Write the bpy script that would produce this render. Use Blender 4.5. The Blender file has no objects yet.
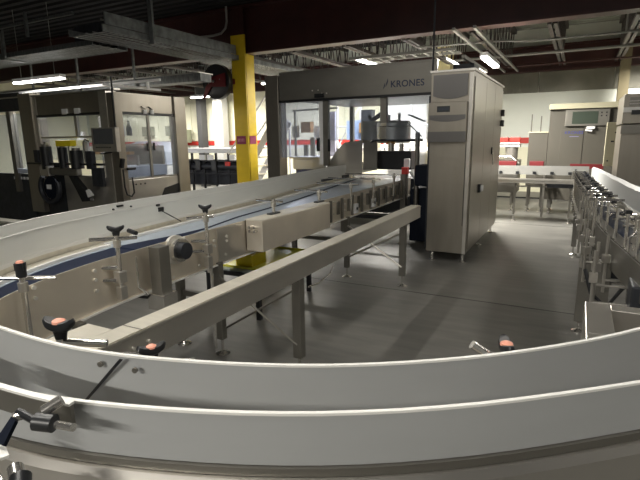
import bpy, math, random
from mathutils import Vector, Matrix
random.seed(7)
S = bpy.context.scene
C = S.collection
PI = math.pi

# ---------------------------------------------------------------- materials
def nodes(name):
    m = bpy.data.materials.new(name); m.use_nodes = True
    nt = m.node_tree; b = nt.nodes['Principled BSDF']
    return m, nt, b
def mat(name, col, rough=.5, metal=0., noise=0., scale=6., bump=0., stretch=(1, 1, 1), rvar=0., emit=None, estr=0., spec=.5):
    m, nt, b = nodes(name)
    b.inputs['Roughness'].default_value = rough
    b.inputs['Metallic'].default_value = metal
    b.inputs['Specular IOR Level'].default_value = spec
    b.inputs['Base Color'].default_value = (*col, 1)
    if noise or bump or rvar:
        tc = nt.nodes.new('ShaderNodeTexCoord'); mp = nt.nodes.new('ShaderNodeMapping')
        mp.inputs['Scale'].default_value = stretch
        nz = nt.nodes.new('ShaderNodeTexNoise'); nz.inputs['Scale'].default_value = scale
        nz.inputs['Detail'].default_value = 6
        nt.links.new(tc.outputs['Object'], mp.inputs['Vector']); nt.links.new(mp.outputs['Vector'], nz.inputs['Vector'])
        if noise:
            r = nt.nodes.new('ShaderNodeValToRGB')
            lo = [max(0, c * (1 - noise)) for c in col]; hi = [min(1, c * (1 + noise)) for c in col]
            r.color_ramp.elements[0].position = .3; r.color_ramp.elements[1].position = .7
            r.color_ramp.elements[0].color = (*lo, 1); r.color_ramp.elements[1].color = (*hi, 1)
            nt.links.new(nz.outputs['Fac'], r.inputs['Fac']); nt.links.new(r.outputs['Color'], b.inputs['Base Color'])
        if rvar:
            mr = nt.nodes.new('ShaderNodeMapRange')
            mr.inputs['To Min'].default_value = max(.03, rough - rvar); mr.inputs['To Max'].default_value = min(1, rough + rvar)
            nt.links.new(nz.outputs['Fac'], mr.inputs['Value']); nt.links.new(mr.outputs['Result'], b.inputs['Roughness'])
        if bump:
            bp = nt.nodes.new('ShaderNodeBump'); bp.inputs['Strength'].default_value = bump; bp.inputs['Distance'].default_value = .01
            nt.links.new(nz.outputs['Fac'], bp.inputs['Height']); nt.links.new(bp.outputs['Normal'], b.inputs['Normal'])
    if emit:
        b.inputs['Emission Color'].default_value = (*emit, 1); b.inputs['Emission Strength'].default_value = estr
    return m
def glassmat(name, tint, haze=.12):
    m = bpy.data.materials.new(name); m.use_nodes = True; nt = m.node_tree
    for n in list(nt.nodes): nt.nodes.remove(n)
    out = nt.nodes.new('ShaderNodeOutputMaterial'); tr = nt.nodes.new('ShaderNodeBsdfTransparent'); tr.inputs[0].default_value = (*tint, 1)
    gl = nt.nodes.new('ShaderNodeBsdfGlossy'); gl.inputs['Roughness'].default_value = .08
    df = nt.nodes.new('ShaderNodeBsdfDiffuse'); df.inputs[0].default_value = (.7, .74, .8, 1)
    a = nt.nodes.new('ShaderNodeMixShader'); a.inputs[0].default_value = .08
    c = nt.nodes.new('ShaderNodeMixShader'); c.inputs[0].default_value = haze
    nt.links.new(tr.outputs[0], a.inputs[1]); nt.links.new(gl.outputs[0], a.inputs[2])
    nt.links.new(a.outputs[0], c.inputs[1]); nt.links.new(df.outputs[0], c.inputs[2]); nt.links.new(c.outputs[0], out.inputs[0])
    return m
STEEL = mat('brushed_steel', (.58, .555, .51), .32, .85, .06, 3, .0, (1, 1, 3), .06)
STEELD = mat('dull_steel', (.23, .22, .195), .45, .8, .08, 3, .0, (1, 1, 2), .06)
STEELH = mat('side_plate_steel', (.80, .73, .62), .34, .65, .08, 3, .0, (1, 1, 1), .07)
CABST = mat('cabinet_steel', (.33, .305, .26), .36, .85, .06, 2.5, .0, (4, 4, .6), .05)
ROD = mat('bright_rod_steel', (.74, .72, .68), .2, .92)
BEIGE = mat('satin_channel_steel', (.72, .68, .58), .42, .35, .06, 5, 0, (1, 6, 1), .05)
GUARD = mat('grey_guide_sheet', (.43, .44, .44), .42, .0, .03, 3, 0, (1, 1, 5), .06)
GUARDE = mat('white_lit_edge', (.86, .85, .81), .4)  # white sheet edges and painted crease highlights
GUARDW = mat('pale_guide_sheet', (.80, .80, .75), .42, .0, .03, 3, 0, (1, 1, 5), .06)
WEAR = mat('white_strip_lit_lip', (.83, .82, .78), .4)  # wear strips; also paints the light on the plate lip
BELT = mat('pale_blue_belt', (.36, .41, .47), .32, .2, .08, 30)
NAVY = mat('navy_chain', (.006, .012, .035), .5, .0, .2, 60, spec=.12)
DARK = mat('black_plastic', (.012, .013, .015), .35)
DARK2 = mat('dark_machinery', (.03, .033, .04), .45, .3, .3, 12)
BLUED = mat('dark_blue_plastic', (.004, .007, .016), .6, spec=.2)
ORANGE = mat('salmon_cap', (.85, .38, .27), .45)
RED = mat('red_paint', (.13, .006, .009), .6)
REDB = mat('bright_red_paint', (.55, .035, .025), .45)
YEL = mat('yellow_paint', (.80, .56, .02), .42, 0, .06, 4, .02, (1, 1, 2))
YELT = mat('yellow_tray_plastic', (.62, .60, .06), .3)
YELB = mat('yellow_tub_plastic', (.85, .68, .01), .35)
MAG = mat('maroon_sign_ink', (.30, .03, .09), .5)
REDBEAM = mat('oxide_red_beam', (.050, .014, .012), .5, 0, .2, 3)
WALLW = mat('white_wall_paint', (.80, .83, .76), .7, 0, .03, 2)
WALLC = mat('bare_concrete_panel', (.21, .205, .17), .85, 0, .22, 1.6, .1, (1, 1, 1))
WALLY = mat('cream_wall_paint', (.80, .78, .60), .7, 0, .04, 2)
DECK = mat('grey_metal_deck', (.34, .36, .32), .6, .1, .08, 8)
CEIL = mat('unlit_ceiling_shade', (.010, .010, .012), .9, 0, .2, 2)  # near-black colour paints the lack of light on the roof deck
JOIST = mat('grey_joist_paint', (.055, .045, .04), .55)
GALV = mat('galvanised_tray', (.17, .18, .18), .5, .6, .35, 10, 0, (3, 1, 1))
PIPE = mat('light_pipe_paint', (.30, .30, .28), .45)
CREAM = mat('cream_enamel', (.50, .47, .33), .5)
WHITE = mat('white_enamel', (.80, .80, .80), .4)
LBLUE = mat('pale_blue_panel', (.60, .66, .80), .4)
SCREEN = mat('dark_grey_screen', (.07, .075, .08), .25)
SCREENG = mat('green_grey_screen', (.035, .05, .035), .4)
LOGO = mat('navy_lettering', (.015, .025, .07), .4)
PAPER = mat('paper_label', (.82, .82, .80), .6)
BROWN = mat('cardboard_brown', (.40, .22, .08), .6)
LAMP = mat('tube_glow', (.9, .9, .9), .5, emit=(1., .97, .92), estr=14)
ZINC = mat('zinc_plated', (.78, .75, .68), .35, .45)
SMOKE = mat('smoked_steel', (.17, .165, .16), .32, .6)
GLASS = glassmat('clear_guard_pane', (.86, .89, .93), .09)
HAZE = glassmat('hazy_guard_pane', (.80, .84, .95), .26)

def floor_mat():
    m, nt, b = nodes('sealed_concrete_floor')
    tc = nt.nodes.new('ShaderNodeTexCoord')
    def nz(scale, stretch, det=6):
        mp = nt.nodes.new('ShaderNodeMapping'); mp.inputs['Scale'].default_value = stretch
        n = nt.nodes.new('ShaderNodeTexNoise'); n.inputs['Scale'].default_value = scale; n.inputs['Detail'].default_value = det
        nt.links.new(tc.outputs['Object'], mp.inputs['Vector']); nt.links.new(mp.outputs['Vector'], n.inputs['Vector']); return n
    a = nz(1.3, (1, 1, 1)); c = nz(5, (.4, 2.2, 1), 8)
    mx = nt.nodes.new('ShaderNodeMath'); mx.operation = 'ADD'
    nt.links.new(a.outputs['Fac'], mx.inputs[0]); nt.links.new(c.outputs['Fac'], mx.inputs[1])
    hf = nt.nodes.new('ShaderNodeMath'); hf.operation = 'MULTIPLY'; hf.inputs[1].default_value = .5
    nt.links.new(mx.outputs[0], hf.inputs[0])
    r = nt.nodes.new('ShaderNodeValToRGB'); r.color_ramp.elements[0].position = .36; r.color_ramp.elements[1].position = .66
    r.color_ramp.elements[0].color = (.105, .103, .097, 1); r.color_ramp.elements[1].color = (.20, .195, .178, 1)
    nt.links.new(hf.outputs[0], r.inputs['Fac']); nt.links.new(r.outputs['Color'], b.inputs['Base Color'])
    mr = nt.nodes.new('ShaderNodeMapRange'); mr.inputs['To Min'].default_value = .28; mr.inputs['To Max'].default_value = .55
    nt.links.new(hf.outputs[0], mr.inputs['Value']); nt.links.new(mr.outputs['Result'], b.inputs['Roughness'])
    return m
FLOOR = floor_mat()

# ---------------------------------------------------------------- mesh helpers
def wl(o):
    v = Vector((0, 0, 0))
    while o is not None:
        v += o.location; o = o.parent
    return v
class MB:
    def __init__(s): s.v = []; s.f = []
    def add(s, vs, fs):
        n = len(s.v); s.v += [Vector(v) for v in vs]; s.f += [tuple(i + n for i in f) for f in fs]; return s
    def box(s, x0, y0, z0, x1, y1, z1):
        if x0 > x1: x0, x1 = x1, x0
        if y0 > y1: y0, y1 = y1, y0
        if z0 > z1: z0, z1 = z1, z0
        return s.add([(x0,y0,z0),(x1,y0,z0),(x1,y1,z0),(x0,y1,z0),(x0,y0,z1),(x1,y0,z1),(x1,y1,z1),(x0,y1,z1)],
                     [(0,3,2,1),(4,5,6,7),(0,1,5,4),(1,2,6,5),(2,3,7,6),(3,0,4,7)])
    def obox(s, c, size, rz=0, ry=0, rx=0):
        m = Matrix.Translation(c) @ Matrix.Rotation(rz, 4, 'Z') @ Matrix.Rotation(ry, 4, 'Y') @ Matrix.Rotation(rx, 4, 'X')
        a, b, d = [k / 2 for k in size]
        vs = [m @ Vector(p) for p in [(-a,-b,-d),(a,-b,-d),(a,b,-d),(-a,b,-d),(-a,-b,d),(a,-b,d),(a,b,d),(-a,b,d)]]
        return s.add(vs, [(0,3,2,1),(4,5,6,7),(0,1,5,4),(1,2,6,5),(2,3,7,6),(3,0,4,7)])
    def pipe(s, pts, r, n=10, closed=False):
        pts = [Vector(p) for p in pts]; rings = []; up = None
        N = len(pts); rr = r if isinstance(r, (list, tuple)) else [r] * N
        for i, p in enumerate(pts):
            if closed: t = (pts[(i+1) % N] - pts[i-1]).normalized()
            else:
                t = Vector((0,0,0))
                if i > 0: t += (p - pts[i-1]).normalized()
                if i < N-1: t += (pts[i+1] - p).normalized()
                t.normalize()
            if up is None:
                up = Vector((0,0,1)) if abs(t.z) < .9 else Vector((1,0,0))
            a = t.cross(up).normalized(); b = a.cross(t).normalized(); up = b
            rings.append([p + (a*math.cos(2*PI*k/n) + b*math.sin(2*PI*k/n))*rr[i] for k in range(n)])
        vs = [v for g in rings for v in g]; fs = []
        for i in range(N if closed else N-1):
            j = (i+1) % N
            for k in range(n):
                l = (k+1) % n
                fs.append((i*n+k, i*n+l, j*n+l, j*n+k))
        if not closed:
            fs.append(tuple(range(n-1, -1, -1))); fs.append(tuple((N-1)*n + k for k in range(n)))
        return s.add(vs, fs)
    def tube(s, a, b, r, n=12): return s.pipe([a, b], r, n)
    def prism(s, poly, vec):
        n = len(poly); vec = Vector(vec); vs = [Vector(p) for p in poly] + [Vector(p) + vec for p in poly]
        return s.add(vs, [tuple(range(n))[::-1], tuple(range(n, 2*n))] + [(i, (i+1) % n, n + (i+1) % n, n + i) for i in range(n)])
    def lathe(s, c, prof, n=24):
        vs = []; fs = []
        for r, z in prof:
            for k in range(n): vs.append((c[0] + r*math.cos(2*PI*k/n), c[1] + r*math.sin(2*PI*k/n), c[2] + z))
        for i in range(len(prof)-1):
            for k in range(n):
                l = (k+1) % n; fs.append((i*n+k, i*n+l, (i+1)*n+l, (i+1)*n+k))
        fs.append(tuple(range(n))[::-1]); fs.append(tuple((len(prof)-1)*n + k for k in range(n)))
        return s.add(vs, fs)
    def sweep(s, path, prof):
        """path: (x,y) points; prof(i, t): closed list of (offset to the left, z)"""
        N = len(path); vs = []; m = None
        for i, p in enumerate(path):
            a = path[max(0, i-1)]; b = path[min(N-1, i+1)]
            dx, dy = b[0]-a[0], b[1]-a[1]; l = math.hypot(dx, dy) or 1; nx, ny = -dy/l, dx/l
            pr = prof(i, i/(N-1)) if callable(prof) else prof
            m = len(pr)
            for o, z in pr: vs.append((p[0]+nx*o, p[1]+ny*o, z))
        fs = []
        for i in range(N-1):
            for k in range(m):
                l = (k+1) % m; fs.append((i*m+k, (i+1)*m+k, (i+1)*m+l, i*m+l))
        fs.append(tuple(range(m))); fs.append(tuple((N-1)*m + k for k in range(m))[::-1])
        return s.add(vs, fs)
    def build(s, name, m, parent=None, smooth=True, bevel=0.):
        if parent is not None: o0 = wl(parent)
        else:
            xs = [v.x for v in s.v]; ys = [v.y for v in s.v]; zs = [v.z for v in s.v]
            o0 = Vector(((min(xs)+max(xs))/2, (min(ys)+max(ys))/2, min(zs)))
        me = bpy.data.meshes.new(name); me.from_pydata([v - o0 for v in s.v], [], s.f)
        import bmesh
        bm = bmesh.new(); bm.from_mesh(me); bmesh.ops.recalc_face_normals(bm, faces=bm.faces); bm.to_mesh(me); bm.free()
        me.materials.append(m)
        if smooth:
            for p in me.polygons: p.use_smooth = True
            me.set_sharp_from_angle(angle=math.radians(35))
        o = bpy.data.objects.new(name, me); C.objects.link(o)
        if parent is not None: o.parent = parent
        else: o.location = o0
        if bevel:
            b = o.modifiers.new('bevel', 'BEVEL'); b.width = bevel; b.segments = 2; b.limit_method = 'ANGLE'
        return o
def tag(o, label=None, cat=None, group=None, kind=None):
    if label: o['label'] = label
    if cat: o['category'] = cat
    if group: o['group'] = group
    if kind: o['kind'] = kind
    return o
def thing(name, loc, label, cat, group=None):
    o = bpy.data.objects.new(name, None); o.location = loc; o.empty_display_size = .1; C.objects.link(o)
    return tag(o, label, cat, group)
def copy_tree(o, parent=None):
    c = o.copy(); C.objects.link(c); c.parent = parent
    for ch in list(o.children): copy_tree(ch, c)
    return c
def each(name, m, parent, pieces, smooth=True):
    return [f(MB()).build(name, m, parent, smooth) for f in pieces]
def struct(name, mb, m): return tag(mb.build(name, m, smooth=False), kind='structure')

def spline(pts, step=.05):
    out = []; n = len(pts)
    for i in range(n-1):
        p0 = pts[max(0, i-1)]; p1 = pts[i]; p2 = pts[i+1]; p3 = pts[min(n-1, i+2)]
        d = math.hypot(p2[0]-p1[0], p2[1]-p1[1]); k = max(2, int(d/step))
        # centripetal-like: chord scaled tangents
        d0 = math.hypot(p1[0]-p0[0], p1[1]-p0[1]) or d; d2 = math.hypot(p3[0]-p2[0], p3[1]-p2[1]) or d
        def tg(a, b, c, da, db): return [((b[q]-a[q])/da*db + (c[q]-b[q])/db*da)/(da+db) for q in (0, 1)]
        t1 = tg(p0, p1, p2, d0, d) if i > 0 else [(p2[q]-p1[q])/d for q in (0, 1)]
        t2 = tg(p1, p2, p3, d, d2) if i < n-2 else [(p2[q]-p1[q])/d for q in (0, 1)]
        for j in range(k):
            t = j/k; h00 = 2*t**3-3*t*t+1; h10 = t**3-2*t*t+t; h01 = -2*t**3+3*t*t; h11 = t**3-t*t
            out.append(tuple(h00*p1[q]+h10*d*t1[q]+h01*p2[q]+h11*d*t2[q] for q in (0, 1)))
    out.append(tuple(pts[-1])); return out
def near(path, p): return min(range(len(path)), key=lambda i: (path[i][0]-p[0])**2 + (path[i][1]-p[1])**2)
def cut(path, a, b):
    i, j = near(path, a), near(path, b)
    return path[i:j+1] if i < j else path[j:i+1][::-1]
def resample(path, n):
    L = [0]
    for a, b in zip(path, path[1:]): L.append(L[-1] + math.hypot(b[0]-a[0], b[1]-a[1]))
    out = []; j = 0
    for k in range(n):
        t = L[-1]*k/(n-1)
        while j < len(path)-2 and L[j+1] < t: j += 1
        u = (t-L[j])/((L[j+1]-L[j]) or 1); u = min(1, u)
        out.append((path[j][0]+(path[j+1][0]-path[j][0])*u, path[j][1]+(path[j+1][1]-path[j][1])*u))
    return out
def strip(A, B, fa, fb, z0, z1, n=60):
    """a slab lying between fractions fa..fb of the way from path A to path B"""
    A = resample(A, n); B = resample(B, n); m = MB(); vs = []
    for i in range(n):
        t = i/(n-1); a = fa(t) if callable(fa) else fa; b = fb(t) if callable(fb) else fb
        zz0 = z0(t) if callable(z0) else z0; zz1 = z1(t) if callable(z1) else z1
        pa = [A[i][q]+(B[i][q]-A[i][q])*a for q in (0, 1)]; pb = [A[i][q]+(B[i][q]-A[i][q])*b for q in (0, 1)]
        vs += [(*pa, zz0), (*pb, zz0), (*pb, zz1), (*pa, zz1)]
    fs = []
    for i in range(n-1):
        for k in range(4):
            l = (k+1) % 4; fs.append((i*4+k, i*4+l, i*4+4+l, i*4+4+k))
    fs += [(0, 3, 2, 1), tuple(4*(n-1)+k for k in range(4))]
    return m.add(vs, fs)
def plate(o0, z0, th, z1): return [(o0, z0), (o0+th, z0), (o0+th, z1), (o0, z1)]
def lerp(a, b, t): return a + (b-a)*t

# ---------------------------------------------------------------- the hall
fl = struct('floor', MB().box(-18, -5, -.1, 7, 13.6, 0), FLOOR)
for yy in (4.72, 9.4, .2): MB().box(-18, yy-.008, .0002, 7, yy+.008, .0012).build('floor_joint', mat('joint_filler', (.05, .05, .05), .7), fl, False)
MB().box(-3.3, -5, .0002, -3.284, 13.5, .0012).build('floor_joint', bpy.data.materials['joint_filler'], fl, False)
YB = 13.5
wb = struct('wall_back', MB().box(-18, YB, 0, 7, YB+.3, 4.6), WALLW)
band = MB(); 
for i in range(6): band.box(-2.6 + i*1.6, YB-.04, 2.63, -2.6 + i*1.6 + 1.585, YB, 3.2)
for i in range(16):
    x = -2.45 + i*.085; band.box(x, YB-.055, 2.63, x+.03, YB-.04, 3.2)
band.build('concrete_band', WALLC, wb, smooth=False)
st = MB().box(-18, YB-.02, 1.40, 7, YB, 1.54); tag(st.build('red_stripe', REDB, wb, smooth=False), 'red painted stripe along the wall')
cp = MB()
for i in range(26):
    x = -17.8 + i*.55
    if x < -4.6: cp.box(x, YB-.03, 1.56, x+.525, YB, 3.3)
tag(cp.build('cream_panels', WALLY, wb, smooth=False), 'cream vertical wall panels')
lo = MB().box(-18, YB-.015, 0, 7, YB, 1.30); tag(lo.build('lower_paint', WALLY, wb, smooth=False), 'cream lower wall')
struct('wall_left', MB().box(-18.3, -5, 0, -18, YB, 4.6), WALLY)
struct('wall_right', MB().box(7, -5, 0, 7.3, YB, 4.6), WALLW)
struct('wall_front', MB().box(-18.3, -5.3, 0, 7.3, -5, 4.6), mat('grey_hall_wall', (.22, .22, .22), .8))  # plain grey wall behind the camera
bs = MB().box(-18, YB-.05, 0, 7, YB-.02, .17); struct('baseboard_back', bs, mat('grey_baseboard', (.30, .29, .24), .7))
MB().box(-18, YB-.07, 0, 7, YB-.05, .03).build('dark_joint', DARK, bpy.data.objects['baseboard_back'], False)
dk = MB()
ribs = []
x = -18.
while x < 7:
    ribs += [(x, 4.10), (x+.11, 4.10), (x+.14, 4.14), (x+.17, 4.14), (x+.20, 4.10)]; x += .2
# corrugated deck, ribs across the joists
y = -5.; prof = []
while y < YB:
    prof += [(y, 4.10), (y+.11, 4.10), (y+.14, 4.14), (y+.20, 4.14)]; y += .23
prof = [p for p in prof if p[0] < YB]
vs = []; fs = []
for (yy, zz) in prof: vs += [(-18, yy, zz), (-5.2, yy, zz)]
vs2 = []
def deck(x0, x1, ya, yb, m, name):
    pr = [p for p in prof if ya <= p[0] <= yb]; v = []; f = []
    for (yy, zz) in pr: v += [(x0, yy, zz), (x1, yy, zz)]
    n = len(pr); v += [(x0, pr[0][0], 4.3), (x1, pr[0][0], 4.3), (x0, pr[-1][0], 4.3), (x1, pr[-1][0], 4.3)]
    for i in range(n-1): f.append((2*i, 2*i+1, 2*i+3, 2*i+2))
    f.append((2*n, 2*n+1, 2*n+3, 2*n+2))
    return struct(name, MB().add(v, f), m)
deck(-18, 7, -5, 8.15, CEIL, 'ceiling')  # unlit bays carry the shade in their colour; same deck as the grey bay
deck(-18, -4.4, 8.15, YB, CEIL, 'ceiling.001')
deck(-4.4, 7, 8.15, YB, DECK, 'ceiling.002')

# ---- steel structure
b = thing('roof_girder', (-5.5, 8.15, 3.2), 'deep dark red steel girder crossing above the machines, carried by the yellow column', 'beam')
MB().box(-17.9, 8.02, 3.22, 6.9, 8.30, 3.26).build('bottom_flange', REDBEAM, b, False)
MB().box(-17.9, 8.14, 3.26, 6.9, 8.17, 4.06).build('web', REDBEAM, b, False)
MB().box(-17.9, 8.02, 4.06, 6.9, 8.30, 4.095).build('top_flange', REDBEAM, b, False)
b = thing('roof_girder', (-5.5, 13.2, 3.2), 'dark red girder along the top of the far wall, above the bare concrete band', 'beam')
MB().box(-17.9, 13.25, 3.10, 6.9, 13.44, 3.14).build('bottom_flange', REDBEAM, b, False)
MB().box(-17.9, 13.33, 3.14, 6.9, 13.36, 3.66).build('web', REDBEAM, b, False)
MB().box(-17.9, 13.25, 3.66, 6.9, 13.44, 3.70).build('top_flange', REDBEAM, b, False)
def joist(x, label):
    t = thing('roof_joist', (x, 10.8, 3.2), label, 'joist', 'open-web joists under the roof deck')
    m = MB(); m.box(x-.07, 8.32, 3.20, x-.015, 13.24, 3.26); m.box(x+.015, 8.32, 3.20, x+.07, 13.24, 3.26); m.build('bottom_chord', JOIST, t, False)
    MB().box(x-.06, 8.32, 4.0, x+.06, 13.24, 4.09).build('top_chord', JOIST, t, False)
    w = MB(); n = 22
    for i in range(n):
        y0 = 8.35 + i*4.85/n; y1 = y0 + 4.85/n
        if i % 2: w.tube((x, y0, 3.23), (x, y1, 4.02), .012, 6)
        else: w.tube((x, y0, 4.02), (x, y1, 3.23), .012, 6)
    w.build('web_rods', JOIST, t, False)
jx = [-.5, .62, 1.74, 2.86, -1.62, -2.74, -3.86, -4.98, -6.1, -7.22, -8.34, -9.46, -10.6, -11.7, -12.8, -13.9]
for i, x in enumerate(jx):
    nm = {-.5: 'open-web joist nearest right of the lamp above the tall steel cabinet, under pale decking',
          .62: 'open-web joist at far right, beside the hanging cone detector',
          -1.62: 'open-web joist carrying the lamp over the tall steel cabinet',
          -2.74: 'open-web joist just left of the tall cabinet top',
          -3.86: 'open-web joist with the small lamp above the header of the bottling machine'}.get(x)
    joist(x, nm or ('open-web roof joist in the dark bay left of the yellow column' if x < -4 else 'open-web roof joist at the right edge of the hall'))

col = thing('steel_column', (-5.87, 8.12, 0), 'yellow painted steel column with two maroon sign bands, between the two machines', 'column')
MB().box(-6.16, 7.98, 0, -5.86, 8.0, 3.56).box(-5.86, 7.98, 0, -5.84, 8.02, 3.56).box(-6.16, 8.26, 0, -5.84, 8.28, 3.21).box(-6.16, 8.0, 0, -6.14, 8.26, 3.21).box(-5.86, 8.0, 0, -5.84, 8.26, 3.21).build('yellow_casing', YEL, col, False)
MB().box(-6.14, 8.005, 3.21, -5.86, 8.018, 4.05).box(-6.03, 8.0, 3.6, -5.97, 8.018, 4.05).build('red_upper_section', REDBEAM, col, False)
MB().box(-6.12, 7.972, 1.50, -5.90, 7.98, 1.66).build('sign_band', MAG, col, False)
MB().box(-5.84, 8.03, 1.50, -5.833, 8.24, 1.66).build('sign_band', MAG, col, False)
w = MB()
for k in range(5): w.box(-6.09+k*.035, 7.969, 1.55, -6.075+k*.035, 7.972, 1.61)
w.build('sign_marks', mat('pale_pink_ink', (.6, .25, .3), .5), col, False)

# ---- lamps
def lampfix(c, length, alongx, label, power, tilt=0):
    t = thing('ceiling_light', c, label, 'light', 'fluorescent ceiling lamps')
    dx, dy = (length/2, .06) if alongx else (.06, length/2)
    x, y, z = c
    MB().box(x-dx, y-dy, z+.03, x+dx, y+dy, z+.09).build('housing', WHITE, t, False)
    e = .012
    MB().box(x-dx+e, y-dy+e, z, x+dx-e, y+dy-e, z+.03).build('diffuser', LAMP, t, False)
    for q in (-.35, .35):
        px, py = (x+q*length, y) if alongx else (x, y+q*length)
        MB().tube((px, py, z+.09), (px, py, 4.09), .005, 6).build('hanger', PIPE, t, False)
    ld = bpy.data.lights.new('lamp_light', 'AREA'); ld.shape = 'RECTANGLE'
    ld.size = 2*dx; ld.size_y = 2*dy; ld.energy = power; ld.color = (1, .955, .87)
    lo = bpy.data.objects.new('lamp_light', ld); lo.location = (0, 0, -.004); lo.parent = t; C.objects.link(lo)
lampfix((-1.45, 8.95, 2.80), 1.3, False, 'bright lamp hanging just above the tall steel cabinet', 235)
lampfix((-9.35, 6.05, 2.74), 1.5, True, 'bright lamp above the left machine header, at the left edge', 85)
lampfix((-3.75, 9.3, 3.0), 1.2, False, 'small lamp just above the lettered machine header', 90)
lampfix((-10.5, 12.2, 2.9), 1.2, True, 'small far lamp left of the yellow column, beside the hose reel', 105)
lampfix((-7.2, 11.4, 3.05), 1.2, True, 'far lamp over the white machinery behind the yellow column', 120)
lampfix((-13.5, 11.5, 2.9), 1.2, True, 'far lamp over the hall beyond the left machine', 110)
lampfix((1.9, 12.5, 3.0), 1.2, True, 'lamp over the control cabinet at the far right', 125)
lampfix((-4.6, 11.6, 3.05), 1.2, True, 'far lamp over the white hall behind the lettered header', 150)
lampfix((-1.0, -3.6, 3.3), 2.4, True, 'long lamp overhead well behind the viewer', 165)
lampfix((-1.2, .2, 3.7), 2.4, True, 'long lamp overhead above the conveyor bend', 30)
lampfix((-3.4, 1.6, 3.7), 2.4, False, 'long lamp overhead above the left conveyor', 42)
lampfix((2.4, 3.2, 3.6), 2.4, False, 'long lamp overhead right of the curved conveyor', 42)

# ---------------------------------------------------------------- conveyor loop
I = spline([(-2.28, 7.3), (-2.28, 5), (-2.275, 3.2), (-2.265, 2.4), (-2.245, 1.95), (-2.205, 1.55), (-2.137, 1.267), (-2.04, 1.036), (-1.88, .84), (-1.66, .68), (-1.38, .575), (-1.1, .545), (-.83, .551), (-.579, .613), (-.375, .697), (-.19, .812), (0, .975), (.145, 1.138), (.285, 1.36), (.375, 1.66), (.40, 2.05), (.375, 2.55), (.30, 3.1), (.215, 3.7), (.16, 4.3), (.12, 5.0), (.085, 6.0), (.05, 7.5), (.03, 9.6)])
O = spline([(-3.33, 8.5), (-3.15, 6.0), (-2.82, 3.9), (-2.72, 2.75), (-2.62, 1.95), (-2.535, 1.54), (-2.40, 1.23), (-2.2, .93), (-1.92, .65), (-1.55, .45), (-1.2, .365), (-.9, .36), (-.68, .388), (-.49, .445), (-.288, .534), (-.094, .658), (.007, .739), (.115, .832), (.36, 1.06), (.56, 1.36), (.68, 1.75), (.70, 2.3), (.645, 3.0), (.55, 3.6), (.44, 4.3), (.375, 5.5), (.33, 7.5), (.30, 8.6), (.24, 9.9)])
def bolts(name, parent, pts, n, r=.011):
    for p in pts: MB().tube(p, (p[0]+n[0]*.012, p[1]+n[1]*.012, p[2]+n[2]*.012), r, 8).build(name, ZINC, parent)

# ---------- left arm
LA = thing('conveyor', (-2.5, 4.5, 0), 'long straight steel conveyor on the left arm, running back under the lettered machine header', 'conveyor', None)
IL = cut(I, (-2.28, 7.3), (-2.245, 1.95)); OL = cut(O, (-3.2, 7.3), (-2.62, 1.95)); OLg = cut(O, (-3.33, 8.5), (-2.62, 1.95))
MB().sweep(IL, [(0, .70), (.018, .70), (.018, .708), (.006, .712), (.006, .975), (0, .975)]).build('inner_side_plate', STEELH, LA)
MB().sweep(IL, [(.018, .699), (.026, .699), (.026, .709), (.018, .709)]).build('lit_plate_lip', WEAR, LA)  # white colour paints the light caught by the steel return flange
MB().sweep(OL, plate(-.012, .70, .008, .99)).build('outer_side_plate', STEEL, LA)
strip(IL, OL, .02, lambda t: max(.03, .45*(1-t)**1.0 + .0 if t < .93 else .03), .935, .962).build('belt', BELT, LA)
def fa(t):
    ks = [(0, .77), (.11, .75), (.77, .40), (.93, .08), (1, .02)]
    for (a, za), (b_, zb) in zip(ks, ks[1:]):
        if t <= b_: return lerp(za, zb, (t-a)/(b_-a))
    return .02
fb = lambda t: fa(t) + .05 + .53*max(0, (t-.86)/.14)**1.3
strip(IL, OL, .015, .82, .925, .960).build('conveyor_belt', BELT, LA)
strip(IL, OL, fa, fb, .925, .963).build('chain_lane', NAVY, LA)
strip(IL, OL, .82, .86, .93, .978).build('wear_strip', WEAR, LA)
strip(IL, OL, .86, .98, .93, .972).build('rail_ledge', BEIGE, LA)
bpy.data.objects.remove([o for o in LA.children if o.name == 'belt'][0])
tp = lambda t: 1.17 + .03*t*t; 
def gprof(i, t):
    zt = lerp(1.168, 1.195, t); zc = zt - lerp(.018, .05, t); zb = lerp(1.02, 1.005, t)
    return [(0, zb), (0, zc), (-.012, zt), (-.018, zt), (-.007, zc-.003), (-.007, zb)]
n = len(OLg); 
kq = near(OLg, (-2.79, 3.5)); ga = OLg[:kq+1]; gb = OLg[kq:]
def gsub(t0, t1): return lambda i, t: gprof(i, lerp(t0, t1, t))
MB().sweep(ga, gsub(0, .66)).build('guide_sheet', GUARDW, LA)
MB().sweep(gb, gsub(.67, 1)).build('guide_sheet', GUARDW, LA)
def bead(path, t0, t1, parent):  # white beads paint the light along the crease and top edge
    def pr(i, t):
        u = lerp(t0, t1, t); zt = lerp(1.168, 1.195, u); zc = zt - lerp(.018, .05, u); return [(-.001, zc-.004), (.004, zc-.003), (.004, zc+.002), (-.002, zc+.004)]
    MB().sweep(path, pr).build('crease_highlight', GUARDE, parent)
    def pt(i, t):
        zt = lerp(1.168, 1.195, lerp(t0, t1, t)); return [(-.019, zt), (-.010, zt), (-.010, zt+.005), (-.019, zt+.005)]
    MB().sweep(path, pt).build('sheet_edge', GUARDE, parent)
bead(OLg, 0, 1, LA)
MB().sweep(OLg, [(-.002, 1.0), (.004, 1.0), (.004, 1.022), (-.002, 1.022)]).build('lower_lip', WEAR, LA)
MB().sweep(OL, [(-.004, .965), (0, .965), (0, 1.003), (-.004, 1.003)]).build('rail_backing', BEIGE, LA)
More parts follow.
